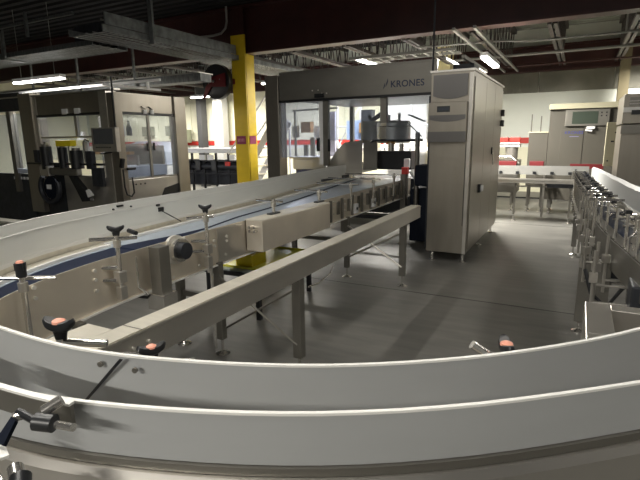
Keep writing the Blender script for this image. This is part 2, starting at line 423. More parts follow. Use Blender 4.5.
# latch where two sheets meet
lt = MB()
lt.obox((-2.655, 2.17, 1.178), (.012, .05, .012), .1); lt.tube((-2.64, 2.10, 1.165), (-2.63, 2.10, 1.165), .006); lt.tube((-2.65, 2.25, 1.165), (-2.64, 2.25, 1.165), .006)
tag(lt.build('sheet_latch', DARK, LA), 'small dark latch at the joint of two guide sheets')
# end hopper plate under the header
MB().prism([(-3.66, 7.0, 1.02), (-2.97, 7.0, 1.02), (-2.97, 7.0, 1.56), (-3.27, 7.0, 1.525), (-3.43, 7.0, 1.38)], (0, .02, 0)).build('triangular_side_sheet', STEEL, LA, False)
MB().box(-2.97, 7.05, 1.10, -2.74, 7.07, 1.52).build('dark_side_sheet', STEELD, LA, False)
# cover box on the near side
MB().box(-2.255, 3.0, .735, -2.10, 4.16, .98).build('cover_box', STEELH, LA, False, .004)
MB().box(-2.27, 3.0, .982, -2.10, 4.16, .985).build('cover_box_lid', BEIGE, LA, False)
cb = MB()
for (yy, zz) in ((2.985, .93), (2.985, .90)): cb.tube((-2.2, yy+.015, zz), (-2.2, yy-.02, zz), .012, 8); cb.tube((-2.155, yy+.015, zz), (-2.155, yy-.02, zz), .012, 8)
cb.build('cover_box_latch', ROD, LA)
# bolt rows on the plate
bolts('plate_bolt', LA, [(-2.262, yy, zz) for (yy, zz) in ((2.62, .89), (2.62, .85), (2.76, .895), (2.76, .86), (2.74, .76), (1.98, .95), (2.02, .93), (2.02, .85), (2.04, .74), (2.45, .745), (2.20, .73))], (1, 0, 0))
bolts('plate_bolt', LA, [(-2.272, 4.3+k*.28, zz) for k in range(9) for zz in (.93, .87, .80)], (1, 0, 0), .010)
for k in range(9):
    yy = 4.38 + k*.28; MB().box(-2.272, yy, .78, -2.255, yy+.05, .92).build('slot_cover', STEELD, LA, False); MB().box(-2.272, yy+.1, .72, -2.25, yy+.13, .95).build('stiffener_rib', STEELD, LA, False)
MB().box(-2.27, 1.92, .70, -2.25, 2.06, .965).build('joint_plate', STEEL, LA, False)
MB().box(-2.27, 2.66, .715, -2.258, 2.99, .965).build('joint_plate', STEEL, LA, False)
for yy in (5.06, 5.62):
    s_ = MB().box(-2.262, yy, .735, -2.225, yy+.09, .845).build('sensor_box', WHITE, LA, False, .003)
    MB().tube((-2.225, yy+.045, .79), (-2.218, yy+.045, .79), .018).build('sensor_eye', DARK, s_)
# drive motor
mo = MB(); mo.tube((-2.266, 2.235, .905), (-2.244, 2.235, .905), .095, 36)
mo.build('motor_flange', ZINC, LA, True)
bolts('flange_bolt', LA, [(-2.24, 2.235+a*.07, .905+b_*.065) for a in (-1, 1) for b_ in (-1, 1)], (1, 0, 0), .010)
mo = MB(); mo.tube((-2.245, 2.24, .905), (-2.20, 2.24, .905), .076, 28); mo.build('motor_collar', ROD, LA)
mo = MB(); mo.tube((-2.20, 2.24, .905), (-2.16, 2.24, .905), .054, 28); tag(mo.build('motor_cap', DARK2, LA), 'round dark grey motor end')
# vertical clamp post (square tube)
sp = MB().box(-2.20, 1.965, .60, -2.115, 2.05, .985).build('square_post', STEELD, LA, False, .003)
MB().box(-2.225, 1.95, .60, -2.09, 2.065, .70).build('post_clamp', ROD, sp, False, .004)
MB().pipe([(-2.26, 1.90, .93), (-2.235, 1.90, .93), (-2.235, 1.90, .75), (-2.20, 1.94, .70)], .008, 8).build('latch_wire', ROD, sp)
MB().pipe([(-2.24, 1.88, .70), (-2.22, 1.98, .66), (-2.2, 2.1, .58), (-2.2, 2.14, .45)], .009, 8).build('cable', DARK, LA)

def foot(parent, x, y, r=.055):
    MB().lathe((x, y, 0), [(r, 0), (r, .008), (.018, .022), (.011, .03), (.011, .13), (.0, .13)], 20).build('foot', ROD, parent)
def leg(parent, x, y, ztop, w=.065, m=STEELD):
    o = MB().box(x-w/2, y-w/2, .12, x+w/2, y+w/2, ztop).build('leg', m, parent, False, .004)
    foot(o, x, y); return o
for yy in (2.66, 4.92, 6.9):
    leg(LA, -2.27, yy, .72, .055)
    leg(LA, -2.66 - (yy-2.66)*.14, yy, .72, .055)
    MB().box(-2.62-(yy-2.66)*.14, yy-.02, .42, -2.30, yy+.02, .46).build('cross_bar', STEELD, LA, False)
# guide rail brackets along the plate
def knob(mb_parent, x, y, z, rz=0, s=1., cap=True):
    """two-lobed clamping knob with a small salmon cap"""
    m = MB(); n = 20; vs = []
    pts = []
    for k in range(n):
        a = 2*PI*k/n; rr = (.046 + .0*math.cos(a))*s
        px = rr*math.cos(a)*1.0; py = .016*s*math.sin(a)*(1 + .55*abs(math.cos(a))**1.5)
        pts.append((px, py))
    def ring(sc, dz, lift):
        r = []
        for px, py in pts:
            c_, s_ = math.cos(rz), math.sin(rz)
            X, Y = px*sc, py*sc
            r.append((x + X*c_-Y*s_, y + X*s_+Y*c_, z + dz*s + lift*s*abs(px/(.046*s))**2))
        return r
    rings = [ring(.35, -.034, 0), ring(.45, -.012, 0), ring(.92, -.006, .012), ring(1., .004, .014), ring(.9, .012, .014)]
    for r in rings: vs += r
    fs = [tuple(range(n))[::-1]]
    for i in range(len(rings)-1):
        for k in range(n):
            l = (k+1) % n; fs.append((i*n+k, i*n+l, (i+1)*n+l, (i+1)*n+k))
    fs.append(tuple((len(rings)-1)*n + k for k in range(n)))
    m.add(vs, fs)
    o = m.build('clamp_knob', DARK, mb_parent)
    if cap: MB().lathe((x, y, z + .012*s), [(.017*s, 0), (.016*s, .006*s), (.009*s, .010*s), (0, .011*s)], 14).build('knob_cap', ORANGE, mb_parent)
    return o
def bracket(parent, x, y, ztop, zbot, rz, arm_a, arm_b, plate_x=None, label=None, knobz=True, cap=True, s=1.):
    """upright rod with clamp block, cross rod and knob; arms given as end points"""
    r = MB().tube((x, y, zbot), (x, y, ztop), .0125*s, 14).build('bracket_rod', ROD, parent)
    if label: tag(r, label)
    h = MB().tube(arm_a, arm_b, .0095, 10).build('cross_rod', ROD, r)
    zc = arm_a[2]*.5 + arm_b[2]*.5
    MB().tube((x, y, ztop-.065), (x, y, ztop-.025), .02*s, 12).build('rod_clamp', STEEL, r)
    if knobz: knob(r, x, y, ztop + .03, rz, s, cap)
    if plate_x is not None:
        for zz in (.93, .86):
            MB().tube((plate_x, y-.08, zz), (x, y, zz-.01), .010, 8).build('standoff', ROD, r)
        MB().box(x-.025, y-.025, .835, x+.025, y+.025, .90).box(x-.022, y-.022, .74, x+.022, y+.022, .815).build('clamp_block', STEEL, r, False, .004)
    return r
bracket(LA, -2.19, 2.47, 1.12, .70, .5, (-2.27, 2.37, 1.09), (-2.17, 2.53, 1.085), -2.262, cap=False)
MB().tube((-2.20, 2.505, .12), (-2.20, 2.505, .80), .011, 10).build('long_rod', ROD, LA)
for (yy, zz, xa) in ((3.33, 1.10, -2.40), (4.14, 1.10, -2.50), (4.90, 1.10, -2.66), (5.58, 1.10, -2.85), (6.33, 1.10, -2.95)):
    bracket(LA, -2.21, yy, zz+.012, .985 if yy < 4.2 else .80, .3, (xa, yy+.02, zz-.01), (-2.12, yy, zz-.01), knobz=False, s=1.15)
tb = MB().obox((-2.21, 3.33, .99), (.05, .13, .012)).obox((-2.21, 4.14, .99), (.05, .13, .012)); tb.build('bracket_base', DARK2, LA)
# small clips on the far guide sheet
c1 = MB().obox((-2.70, 2.56, 1.10), (.02, .05, .03)).tube((-2.69, 2.56, 1.09), (-2.60, 2.66, 1.0), .004, 6)
c1.obox((-2.70, 2.53, 1.135), (.03, .03, .015)); c1.build('sheet_clip', DARK, LA)
MB().obox((-3.02, 5.9, 1.04), (.03, .3, .03)).build('lane_clamp', DARK2, LA, False); MB().obox((-3.02, 6.5, 1.04), (.03, .2, .04)).build('lane_clamp', DARK2, LA, False)
# end of the left arm: red cap, upright, pale hose
e = MB().box(-2.30, 6.88, .55, -2.22, 7.0, 1.06).build('end_upright', STEELD, LA, False, .003)
MB().box(-2.28, 6.86, 1.06, -2.20, 6.98, 1.16).build('red_sensor_cap', REDB, e, False, .006)
MB().pipe([(-2.17, 6.9, 1.10), (-2.10, 6.95, .98), (-2.10, 6.98, .78), (-2.16, 6.98, .66)], .014, 8).build('pale_hose', WHITE, e)

# ---------- the bend in front
BD = thing('conveyor', (-.9, 1.0, 0), 'curved conveyor bend sweeping across the foreground with grey guide sheets', 'conveyor')
P_I0, P_I1 = (-2.24, 1.93), (.375, 1.66)
P_O0, P_O1 = (-2.615, 1.93), (.66, 1.66)
IB = cut(I, P_I0, P_I1); OB = cut(O, P_O0, P_O1)
MB().sweep(IB, [(0, .70), (.018, .70), (.018, .708), (.006, .712), (.006, .975), (0, .975)]).build('inner_side_plate', STEELH, BD)
MB().sweep(IB, [(.018, .699), (.026, .699), (.026, .709), (.018, .709)]).build('lit_plate_lip', WEAR, BD)  # lit look of the steel flange put into white colour
MB().sweep(OB, plate(-.022, .80, .008, 1.01)).build('outer_side_plate', STEELH, BD)
strip(IB, OB, .03, .60, .925, .960, 90).build('chain_lane', NAVY, BD)
strip(IB, OB, .60, .68, .925, .963, 90).build('conveyor_belt', BELT, BD)
strip(IB, OB, .68, .73, .93, .978, 90).build('wear_strip', WEAR, BD)
strip(IB, OB, .73, .97, .93, .972, 90).build('rail_ledge', BEIGE, BD)
# far left curved guide sheet (continues the straight one)
k0 = near(O, (-2.615, 1.93)); k1 = near(O, (-2.05, .77)); k2 = near(O, (-.665, .394)); kend = near(O, P_O1)
def gp2(i, t):
    zt = lerp(1.196, 1.20, t); zc = zt - lerp(.05, .055, t)
    return [(0, 1.003), (0, zc), (-.012, zt), (-.018, zt), (-.007, zc-.003), (-.007, 1.003)]
MB().sweep(O[k0:k1], gp2).build('guide_sheet', GUARDW, BD)
bead(O[k0:k1], 1, 1.03, BD)
MB().sweep(O[k0:k1], [(-.002, .998), (.004, .998), (.004, 1.018), (-.002, 1.018)]).build('lower_lip', WEAR, BD)
MB().sweep(O[k0:kend], [(-.004, .965), (0, .965), (0, 1.003), (-.004, 1.003)]).build('rail_backing', BEIGE, BD)
# near outer sheet: white-edged
def sheet(path, z0, z1, th, name, m, parent, label=None, edge=True):
    o = MB().sweep(path, plate(0, z0, th, z1)).build(name, m, parent)
    if label: tag(o, label)
    if edge: MB().sweep(path, [(-.0008, z1-.001), (th+.0008, z1-.001), (th+.0006, z1+.003), (-.0006, z1+.003)]).build('sheet_edge', GUARDE, o)
    return o
NO = O[k1:kend]
ka = near(NO, (-.93, .36)); 
sheet(NO[:ka], 1.14, 1.218, .0055, 'guide_sheet', GUARD, BD, None)
sheet(NO[ka+1:], 1.14, 1.22, .0055, 'guide_sheet', GUARD, BD, 'nearest grey curved guide sheet along the bottom of the picture')
MB().sweep(NO, [(-.006, 1.126), (.003, 1.126), (.003, 1.139), (-.006, 1.139)]).build('sheet_channel', STEELD, BD)
MB().sweep(NO, [(-.022, 1.01), (-.022, 1.115), (-.012, 1.125), (.003, 1.125), (.003, 1.118), (-.013, 1.115), (-.015, 1.01)]).build('outer_rail', STEEL, BD)
# inner sheets (two, with a slanting joint)
i0 = near(I, (-1.6, .65)); ij = near(I, (-.80, .555)); i3 = near(I, P_I1)
sheet(I[i0:ij+1], 1.0, 1.2, .006, 'guide_sheet', GUARD, BD)
sheet(I[ij:i3+1], 1.0, 1.2, .006, 'guide_sheet', GUARD, BD, 'grey guide sheet on the inside of the bend')
# slanting joint gap and screws
a0 = Vector((-.722, .560, 1.2)); a1 = Vector((-.86, .5455, 1.06))
MB().prism([a0 + Vector((-.004, -.001, .001)), a0 + Vector((.005, -.001, .001)), a1 + Vector((.004, 0, 0)), a1 + Vector((-.004, 0, 0))], (0, -.0012, 0)).build('sheet_joint', DARK, BD, False)
for (x, z, yy) in ((-.775, 1.182, .5545), (-.695, 1.182, .5665)):
    MB().tube((x, yy, z), (x+.001, yy-.005, z), .0055, 12).build('sheet_screw', STEELD, BD)
# brackets inside the bend
bracket(BD, -2.03, 1.13, 1.045, .72, 1.2, (-2.20, 1.04, 1.04), (-1.97, 1.24, 1.02), cap=False, knobz=False)
kn = MB().tube((-2.03, 1.13, 1.045), (-2.03, 1.13, 1.105), .021, 14).obox((-2.03, 1.13, 1.09), (.036, .030, .03), .6).build('clamp_knob', DARK, BD)
MB().lathe((-2.03, 1.13, 1.106), [(.016, 0), (.012, .008), (0, .009)], 12).build('knob_cap', ORANGE, BD)
bracket(BD, -2.17, 1.73, 1.10, .74, .75, (-2.25, 1.62, 1.09), (-2.14, 1.84, 1.07), -2.225, cap=False)
kb = MB().tube((-2.12, 1.82, 1.10), (-2.20, 1.84, 1.105), .013, 8).build('spare_clamp', DARK, BD)
for (yy, zz) in ((1.20, .98), (1.21, .93), (1.60, .95), (1.62, .90), (1.60, .84)):
    k = near(I, (-2.2, yy)); bolts('plate_bolt', BD, [(I[k][0]+.005, I[k][1], zz-.02)], (1, 0, 0), .010)
def front_clamp(x, y, z, rz, arm, ks=1.):
    """knob lying over the inner sheet with a short clamp rod"""
    r = MB().tube((x, y, .80), (x, y, z-.03), .012, 12).build('bracket_rod', ROD, BD)
    MB().tube((x, y, z-.04), arm, .010, 12).build('cross_rod', ROD, r)
    knob(r, x, y, z, rz, ks)
    ix, iy = I[near(I, (x, y))]
    MB().tube((x, y, .90), (ix, iy, .90), .010, 8).build('standoff', ROD, r)
    return r
front_clamp(-1.125, .70, 1.14, .25, (-1.03, .76, 1.09))
f2 = front_clamp(-.83, .725, 1.125, 1.0, (-.705, .725, 1.125), .72)
MB().obox((-.87, .71, 1.10), (.08, .05, .02), .4).build('clamp_plate', ROD, BD, False, .004)
front_clamp(-.105, 1.08, 1.13, 1.9, (-.175, 1.05, 1.14), .85)
# outside brackets at lower left
bk = MB().sweep(spline([(-.98, .372), (-.87, .366), (-.77, .371), (-.69, .378), (-.618, .388)], .02), [(-.004, 1.188), (.002, 1.188), (.002, 1.226), (-.004, 1.226)]).build('flat_bar', STEELD, BD)
tag(bk, 'flat steel bar clamped along the near guide sheet')
MB().sweep(spline([(-.98, .372), (-.87, .366), (-.77, .371), (-.69, .378), (-.618, .388)], .02), [(-.006, 1.226), (.004, 1.226), (.004, 1.230), (-.006, 1.230)]).build('bar_edge', GUARDE, bk)
MB().tube((-.615, .372, 1.243), (-.628, .352, 1.232), .0085, 16).build('bar_pin', ROD, bk)
MB().tube((-.604, .350, 1.222), (-.628, .340, 1.224), .0125, 16).tube((-.628, .340, 1.224), (-.664, .338, 1.230), .0055, 10).build('clamp_knob', DARK, bk)
MB().tube((-.598, .350, 1.222), (-.565, .352, 1.226), .0055, 10).build('knob_lever', ROD, bk)
MB().lathe((-.660, .337, 1.222), [(.009, 0), (.009, .008), (.004, .009), (0, .009)], 6).build('hex_nut', ROD, bk)
MB().prism([(-.668, .330, 1.226), (-.652, .326, 1.226), (-.652, .306, 1.200), (-.672, .306, 1.200)], (0, .004, -.004)).build('strap', BLUED, bk)
MB().obox((-.655, .306, 1.190), (.035, .010, .004), -.35).build('angle_plate', WEAR, bk)
MB().tube((-.600, .296, 1.178), (-.572, .276, 1.165), .013, 16).obox((-.580, .284, 1.158), (.045, .018, .016), .4).build('lower_knob', DARK, bk)
MB().tube((-.618, .300, 1.182), (-.600, .292, 1.176), .010, 16).tube((-.640, .288, 1.170), (-.600, .280, 1.165), .005, 10).build('lower_pin', ROD, bk)
for (x, y) in ((-2.07, 1.45), (-1.0, .62), (.2, 1.5)):
    pass
k = near(I, (-2.14, 1.3)); leg(BD, -2.12, 1.42, .72, .05)
k = near(O, (-1.3, .4)); leg(BD, -1.3, .47, .90, .05)
leg(BD, .52, 1.5, .90, .05)

# ---------- right arm
RA = thing('conveyor', (.3, 5.5, 0), 'straight conveyor on the right arm crowded with guide rail clamps', 'conveyor')
IR = cut(I, P_I1, (.03, 9.6)); OR = cut(O, P_O1, (.24, 9.9))
def zr(y):
    ks = [(0, 1.2), (4.15, 1.2), (5.5, 1.17), (7.55, 1.10), (9.9, 1.03)]
    for (a, za), (b_, zb) in zip(ks, ks[1:]):
        if y <= b_: return lerp(za, zb, (y-a)/(b_-a))
    return 1.03
def rp(path, f): return lambda i, t: f(zr(path[i][1]))
MB().sweep(IR, rp(IR, lambda z: [(0, z-.44), (.008, z-.44), (.008, z-.26), (0, z-.26)])).build('inner_side_plate', STEELD, RA)
MB().sweep(OR, rp(OR, lambda z: plate(-.012, z-.46, .008, z-.21))).build('outer_side_plate', STEEL, RA)
def zat(path, d):
    R_ = resample(path, 60); return lambda t: zr(R_[min(59, int(t*59+.5))][1]) + d
strip(IR, OR, .30, .72, zat(IR, -.30), zat(IR, -.27)).build('conveyor_belt', NAVY, RA)
strip(IR, OR, .04, .27, zat(IR, -.30), zat(IR, -.265)).build('steel_ledge', STEELD, RA)
strip(IR, OR, .74, .82, zat(IR, -.30), zat(IR, -.255)).build('steel_ledge', STEEL, RA)
strip(IR, OR, .84, .92, zat(IR, -.30), zat(IR, -.22)).build('wear_strip', BEIGE, RA)
def rg(z, t=0): return [(0, z-.175), (0, z-.028), (-.020, z), (-.026, z), (-.007, z-.031), (-.007, z-.175)]
o = MB().sweep(OR, rp(OR, rg)).build('guide_sheet', GUARD, RA); tag(o, 'pale guide sheet curving away along the right arm')
MB().sweep(OR, rp(OR, lambda z: [(-.004, z-.195), (.006, z-.195), (.006, z-.175), (-.004, z-.175)])).build('lower_lip', WEAR, RA)
def zi(y): return zr(y) - .23
def ix(y): return I[min((j for j in range(len(I)) if I[j][1] > 1.6 and I[j][0] > -.5), key=lambda j: abs(I[j][1]-y))][0]
yy = 3.95; k = 0
while yy < 9.2:
    z = zr(yy); x = ix(yy)
    r = MB().tube((x-.045, yy, z-.52), (x-.045, yy, z-.05), .0115, 10).build('bracket_rod', ROD, RA)
    MB().tube((x-.09, yy+.01, z-.06), (x+.13, yy+.03, z-.06), .008, 8).build('cross_rod', ROD, r)
    MB().tube((x-.02, yy, z-.38), (x-.09, yy, z-.38), .008, 8).build('standoff', ROD, r)
    MB().box(x-.062, yy-.015, z-.40, x-.028, yy+.015, z-.33).build('clamp_block', STEEL, r, False, .003)
    if k % 2 == 0: knob(r, x-.045, yy, z-.03, .8, .5, False)
    else: MB().obox((x+.08, yy+.03, z-.055), (.035, .02, .035), .4).build('rail_grip', DARK, r, False, .006)
    yy += .30 if yy < 6 else .34; k += 1
for q, yy in enumerate((3.05, 3.3, 3.55, 3.85, 4.15, 4.5, 4.85, 5.2, 5.6, 6.0, 6.5, 7.0)):
    z = zr(yy); x = ix(yy)
    r = MB().tube((x+.02, yy, z-.30), (x+.02, yy, z-.06), .009, 8).build('rail_post', ROD, RA)
    MB().tube((x+.0, yy, z-.13), (x+.15, yy+.04, z-.13), .007, 8).build('cross_rod', ROD, r)
    MB().obox((x+.14, yy+.04, z-.13), (.04, .05, .03), .3).build('rail_grip', DARK if q % 2 else STEELD, r, False, .004)
MB().sweep([(x_+.15, y_) for x_, y_ in IR if y_ > 2.6 and y_ < 7.5], [(0, 1.03), (.006, 1.03), (.006, 1.045), (0, 1.045)]).build('guide_rail', ROD, RA)
# loop handles and lattice rods
for (yy, x0) in ((3.2, .30), (3.9, .22), (4.6, .18)):
    MB().pipe([(x0, yy, .80), (x0, yy, 1.02), (x0+.03, yy, 1.05), (x0+.17, yy+.03, 1.05), (x0+.20, yy+.03, 1.02), (x0+.20, yy+.03, .93)], .009, 8).build('loop_rod', ROD, RA)
for q, (x0, y0) in enumerate(((.13, 2.9), (.15, 3.15), (.10, 3.6), (.09, 4.0), (.07, 4.5), (.06, 5.1), (.21, 3.4))):
    MB().tube((x0, y0, .62), (x0, y0, .99), .009, 8)\
        .tube((x0, y0, .70+.03*(q % 3)), (x0+.17, y0+.02, .70+.03*(q % 3)), .008, 8)\
        .obox((x0, y0, .84), (.04, .04, .05), q*.3).build('lattice_rod', STEEL, RA)
MB().pipe([(.10, 3.3, .78), (.14, 3.2, .66), (.22, 3.1, .62), (.30, 3.2, .72)], .012, 8).build('cable', DARK, RA)
for (xx, yy, zt_) in ((.375, 2.75, 1.16), (.335, 3.25, 1.12), (.46, 3.0, 1.10)):
    r = MB().tube((xx, yy, .62), (xx, yy, zt_), .0125, 12).build('bracket_rod', ROD, RA)
    MB().tube((xx-.02, yy, zt_-.12), (xx+.14, yy+.03, zt_-.12), .009, 10).build('cross_rod', ROD, r)
    MB().obox((xx, yy, zt_-.12), (.04, .035, .04), .3).build('clamp_block', STEEL, r, False, .003)
lg = MB().box(.085, 4.25, .10, .185, 4.35, .82).build('leg', STEELD, RA, False, .004); foot(lg, .125, 4.3)
for (x, y) in ((.50, 4.3), (.05, 7.2), (.33, 7.2), (.42, 2.3), (.66, 2.3)): leg(RA, x, y, .76, .06)
MB().box(.165, 3.46, .50, .25, 3.54, .80).box(.155, 3.45, .64, .26, 3.55, .66).build('square_post', STEELD, RA, False, .003)
MB().tube((.10, 2.9, .66), (.62, 3.0, .66), .016, 10).tube((.10, 3.9, .55), (.50, 3.95, .55), .014, 10).build('cross_bar', ROD, RA)
MB().box(.30, 2.8, .60, .50, 3.0, .84).build('drive_housing', DARK2, RA, False, .01); MB().box(.22, 3.6, .66, .45, 3.75, .82).build('drive_housing', DARK2, RA, False, .01)

# ---------- far crosswise conveyor
FC = thing('conveyor', (-1.2, 10.0, 0), 'far conveyor running crosswise between the tall cabinet and the right arm', 'conveyor')
MB().box(-2.3, 10.02, .86, .20, 10.03, 1.03).build('guide_sheet', mat('dull_grey_sheet', (.20, .20, .19), .5), FC, False)
MB().box(-2.3, 9.62, .735, .0, 9.64, .79).build('side_plate', STEEL, FC, False)
MB().box(-2.3, 9.60, .79, .0, 9.65, .815).build('wear_strip', STEEL, FC, False)
MB().box(-2.3, 9.64, .77, .10, 10.02, .79).build('conveyor_belt', STEELD, FC, False)
MB().box(-.45, 9.66, .66, .0, 9.95, .735).build('drive_housing', DARK2, FC, False)
MB().box(-2.3, 9.70, .655, .0, 9.73, .68).build('lower_rail', STEELD, FC, False)
for k in range(8): MB().obox((-2.2+k*.3, 9.98, .90), (.06, .05, .05)).build('rail_grip', DARK, FC, False)
for x in (-1.95, -1.0, -.06): leg(FC, x, 9.80, .735, .035)

# ---------- long narrow channel inside the loop
CH = thing('return_channel', (-1.55, 3.1, 0), 'long narrow beige steel channel on square legs inside the conveyor loop', 'channel')
cp_ = [(-1.5, 5.22), (-1.5, 1.02)]
m = MB().box(-1.612, 1.02, .842, -1.508, 5.22, .85); m.build('top_cover', BEIGE, CH, False)
MB().prism([(-1.60, 1.02, .715), (-1.504, 1.02, .715), (-1.504, 1.02, .832), (-1.498, 1.02, .836), (-1.498, 1.02, .846), (-1.508, 1.02, .8415), (-1.60, 1.02, .8415)], (0, 4.2, 0)).build('channel_body', STEEL, CH, False)
MB().box(-1.76, 1.0, .842, -1.614, 1.22, .85).build('end_plate', BEIGE, CH, False)
MB().box(-1.62, 1.27, .851, -1.50, 1.275, .8515).build('seam', STEELD, CH, False)
bolts('channel_screw', CH, [(-1.504, yy, .79) for yy in (1.22, 1.30)], (1, 0, 0), .008)
for yy in (2.65, 4.87): leg(CH, -1.585, yy, .714)
MB().tube((-1.585, 2.62, .22), (-2.25, 2.64, .62), .008, 8).tube((-1.585, 2.68, .62), (-2.25, 2.68, .20), .008, 8).build('cross_brace', STEELD, CH)
MB().tube((-1.585, 4.84, .22), (-2.25, 4.9, .62), .011, 8).tube((-1.585, 4.9, .60), (-2.25, 4.93, .25), .011, 8).build('cross_brace', STEEL, CH)
MB().pipe([(-1.51, 3.05, .70), (-1.52, 3.0, .63), (-1.54, 2.85, .60), (-1.56, 2.75, .60)], .006, 6).build('loose_cable', ROD, CH)
# ---------- return channel on the right
RB = thing('return_channel', (.2, 2.2, 0), 'steel channel box with an open well at the lower right', 'channel')
m = MB()
m.box(.085, 1.75, .66, .55, 2.02, .85); m.box(.085, 2.02, .66, .185, 2.42, .85); m.box(.185, 2.34, .66, .55, 2.42, .85); m.box(.185, 2.02, .66, .55, 2.34, .70)
m.build('channel_body', STEEL, RB, False, .003)
MB().box(.35, 2.04, .70, .36, 2.32, .83).tube((.25, 2.1, .72), (.25, 2.3, .72), .015).build('well_fittings', STEELD, RB)
for y in (1.85,): leg(RB, .13, y, .66, .05); leg(RB, .48, y, .66, .05)

# ---------- low table with yellow tray and tub
TB = thing('low_table', (-2.7, 3.8, 0), 'low dark framed table under the straight conveyor, behind the channel', 'table')
zt = .44
MB().box(-3.0, 3.34, zt-.012, -2.40, 4.30, zt).build('table_top', mat('blue_grey_top', (.45, .50, .50), .3), TB, False)
MB().box(-3.0, 3.32, zt-.05, -2.40, 3.34, zt-.012).box(-2.42, 3.34, zt-.05, -2.40, 4.3, zt-.012).build('frame', DARK, TB, False)
for (x, y) in ((-2.98, 3.36), (-2.42, 3.36), (-2.98, 4.28), (-2.42, 4.28)): MB().box(x-.02, y-.02, 0, x+.02, y+.02, zt-.012).build('leg', DARK, TB, False)
tr = MB().box(-2.93, 3.40, zt+.001, -2.43, 4.26, zt+.006)
for (a, b_, c_, d) in ((-2.93, 3.40, -2.43, 3.408), (-2.93, 4.252, -2.43, 4.26), (-2.93, 3.408, -2.922, 4.252), (-2.438, 3.408, -2.43, 4.252)): tr.box(a, b_, zt+.006, c_, d, zt+.022)
tag(tr.build('drip_tray', YELT, smooth=False), 'shallow yellow-green tray on the low table', 'tray')
tb_ = MB(); x0, y0, x1, y1 = -2.74, 3.47, -2.56, 3.70; z0 = zt+.008
for (a, b_, c_, d, e0, e1) in ((x0, y0, x1, y0+.008, z0, z0+.11), (x0, y1-.008, x1, y1, z0, z0+.11), (x0, y0+.008, x0+.008, y1-.008, z0, z0+.11), (x1-.008, y0+.008, x1, y1-.008, z0, z0+.11), (x0, y0, x1, y1, z0-.0015, z0)): tb_.box(a, b_, e0, c_, d, e1)
tag(tb_.build('tub', YELB, smooth=False, bevel=.002), 'bright yellow square tub standing in the yellow-green tray', 'tub')

# ---------------------------------------------------------------- tall steel cabinet
CA = thing('control_cabinet', (-1.41, 7.25, 0), 'tall stainless steel cabinet on feet, standing mid-floor right of the lettered header', 'cabinet')
X0, X1, Y0, Y1 = -1.655, -1.155, 6.05, 8.5
MB().box(X0, Y0, .14, X1, Y1, 2.37).build('body', CABST, CA, False, .004)
MB().box(X0-.01, Y0-.02, 2.35, X1+.02, Y1+.02, 2.375).build('roof_lip', STEEL, CA, False)
# front louvred cowl and control box
fp = MB()
def arc_panel(x0, x1, ztop, zside, sag, y, th):
    n = 14; pts = [(x0, y, ztop), (x1, y, ztop)]
    for k in range(n+1):
        t = k/n; x = lerp(x1, x0, t); pts.append((x, y, zside - sag*(1-(2*t-1)**2)))
    return MB().prism(pts[:2] + pts[2:], (0, -th, 0))
arc_panel(X0+.03, X1-.06, 2.32, 2.08, .04, Y0-.001, .012).build('upper_cowl', SMOKE, CA, False)
MB().box(X0-.005, Y0-.07, 1.53, X1-.045, Y0-.002, 2.0).build('control_box', CABST, CA, False, .004)
cbx = CA.children[-1]
MB().box(X0+.10, Y0-.075, 1.885, X0+.255, Y0-.07, 1.955).build('display', SCREEN, cbx, False)
MB().box(X0+.115, Y0-.077, 1.905, X0+.24, Y0-.075, 1.94).build('display_digits', mat('dim_digits', (.04, .05, .07), .3), cbx, False)
arc_panel(X0+.01, X1-.06, 1.85, 1.80, .03, Y0-.071, .004).build('bezel', SMOKE, cbx, False)
MB().box(X0-.005, Y0-.078, 1.53, X1-.045, Y0-.071, 1.655).build('control_box_skirt', SMOKE, cbx, False)
MB().box(X1-.04, Y0-.012, .14, X1, Y0-.001, 2.33).build('corner_strip', STEEL, CA, False)
MB().box(X1-.055, Y0-.006, .5, X1-.048, Y0-.001, 1.5).build('door_gap', DARK, CA, False)
for k, (ya, yb) in enumerate(((6.12, 6.90), (6.91, 7.66), (7.67, 8.46))):
    d = MB().box(X1+.001, ya, .19, X1+.014, yb, 2.29).build('door', CABST, CA, False, .003)
    if k == 1:
        MB().box(X1+.014, yb-.10, 1.33, X1+.03, yb-.05, 1.43).build('door_lock', DARK, d, False, .004)
        MB().tube((X1+.03, yb-.08, 1.40), (X1+.04, yb-.04, 1.17), .008, 8).build('lock_key', ROD, d)
    if k == 0:
        MB().box(X1+.014, 6.62, .86, X1+.045, 6.73, .97).build('switch_plate', DARK, d, False, .004)
        MB().tube((X1+.045, 6.69, .915), (X1+.07, 6.69, .915), .042, 20).build('switch_dial', WHITE, d)
    if k == 2:
        MB().box(X1+.014, 8.34, 1.90, X1+.06, 8.42, 2.0).box(X1+.014, 8.34, 1.74, X1+.06, 8.42, 1.84).build('hinge', DARK, d, False, .006)
for (x, y) in ((X0+.06, Y0+.1), (X1-.05, Y0+.1), (X0+.06, Y1-.1), (X1-.05, Y1-.1), (X1-.05, 7.3)):
    MB().lathe((x, y, 0), [(.04, 0), (.04, .008), (.015, .02), (.015, .14), (0, .14)], 16).build('foot', ROD, CA)
MB().box(X0-.075, Y0+.2, .12, X0-.012, Y1, 2.1).build('side_duct', DARK2, CA, False)

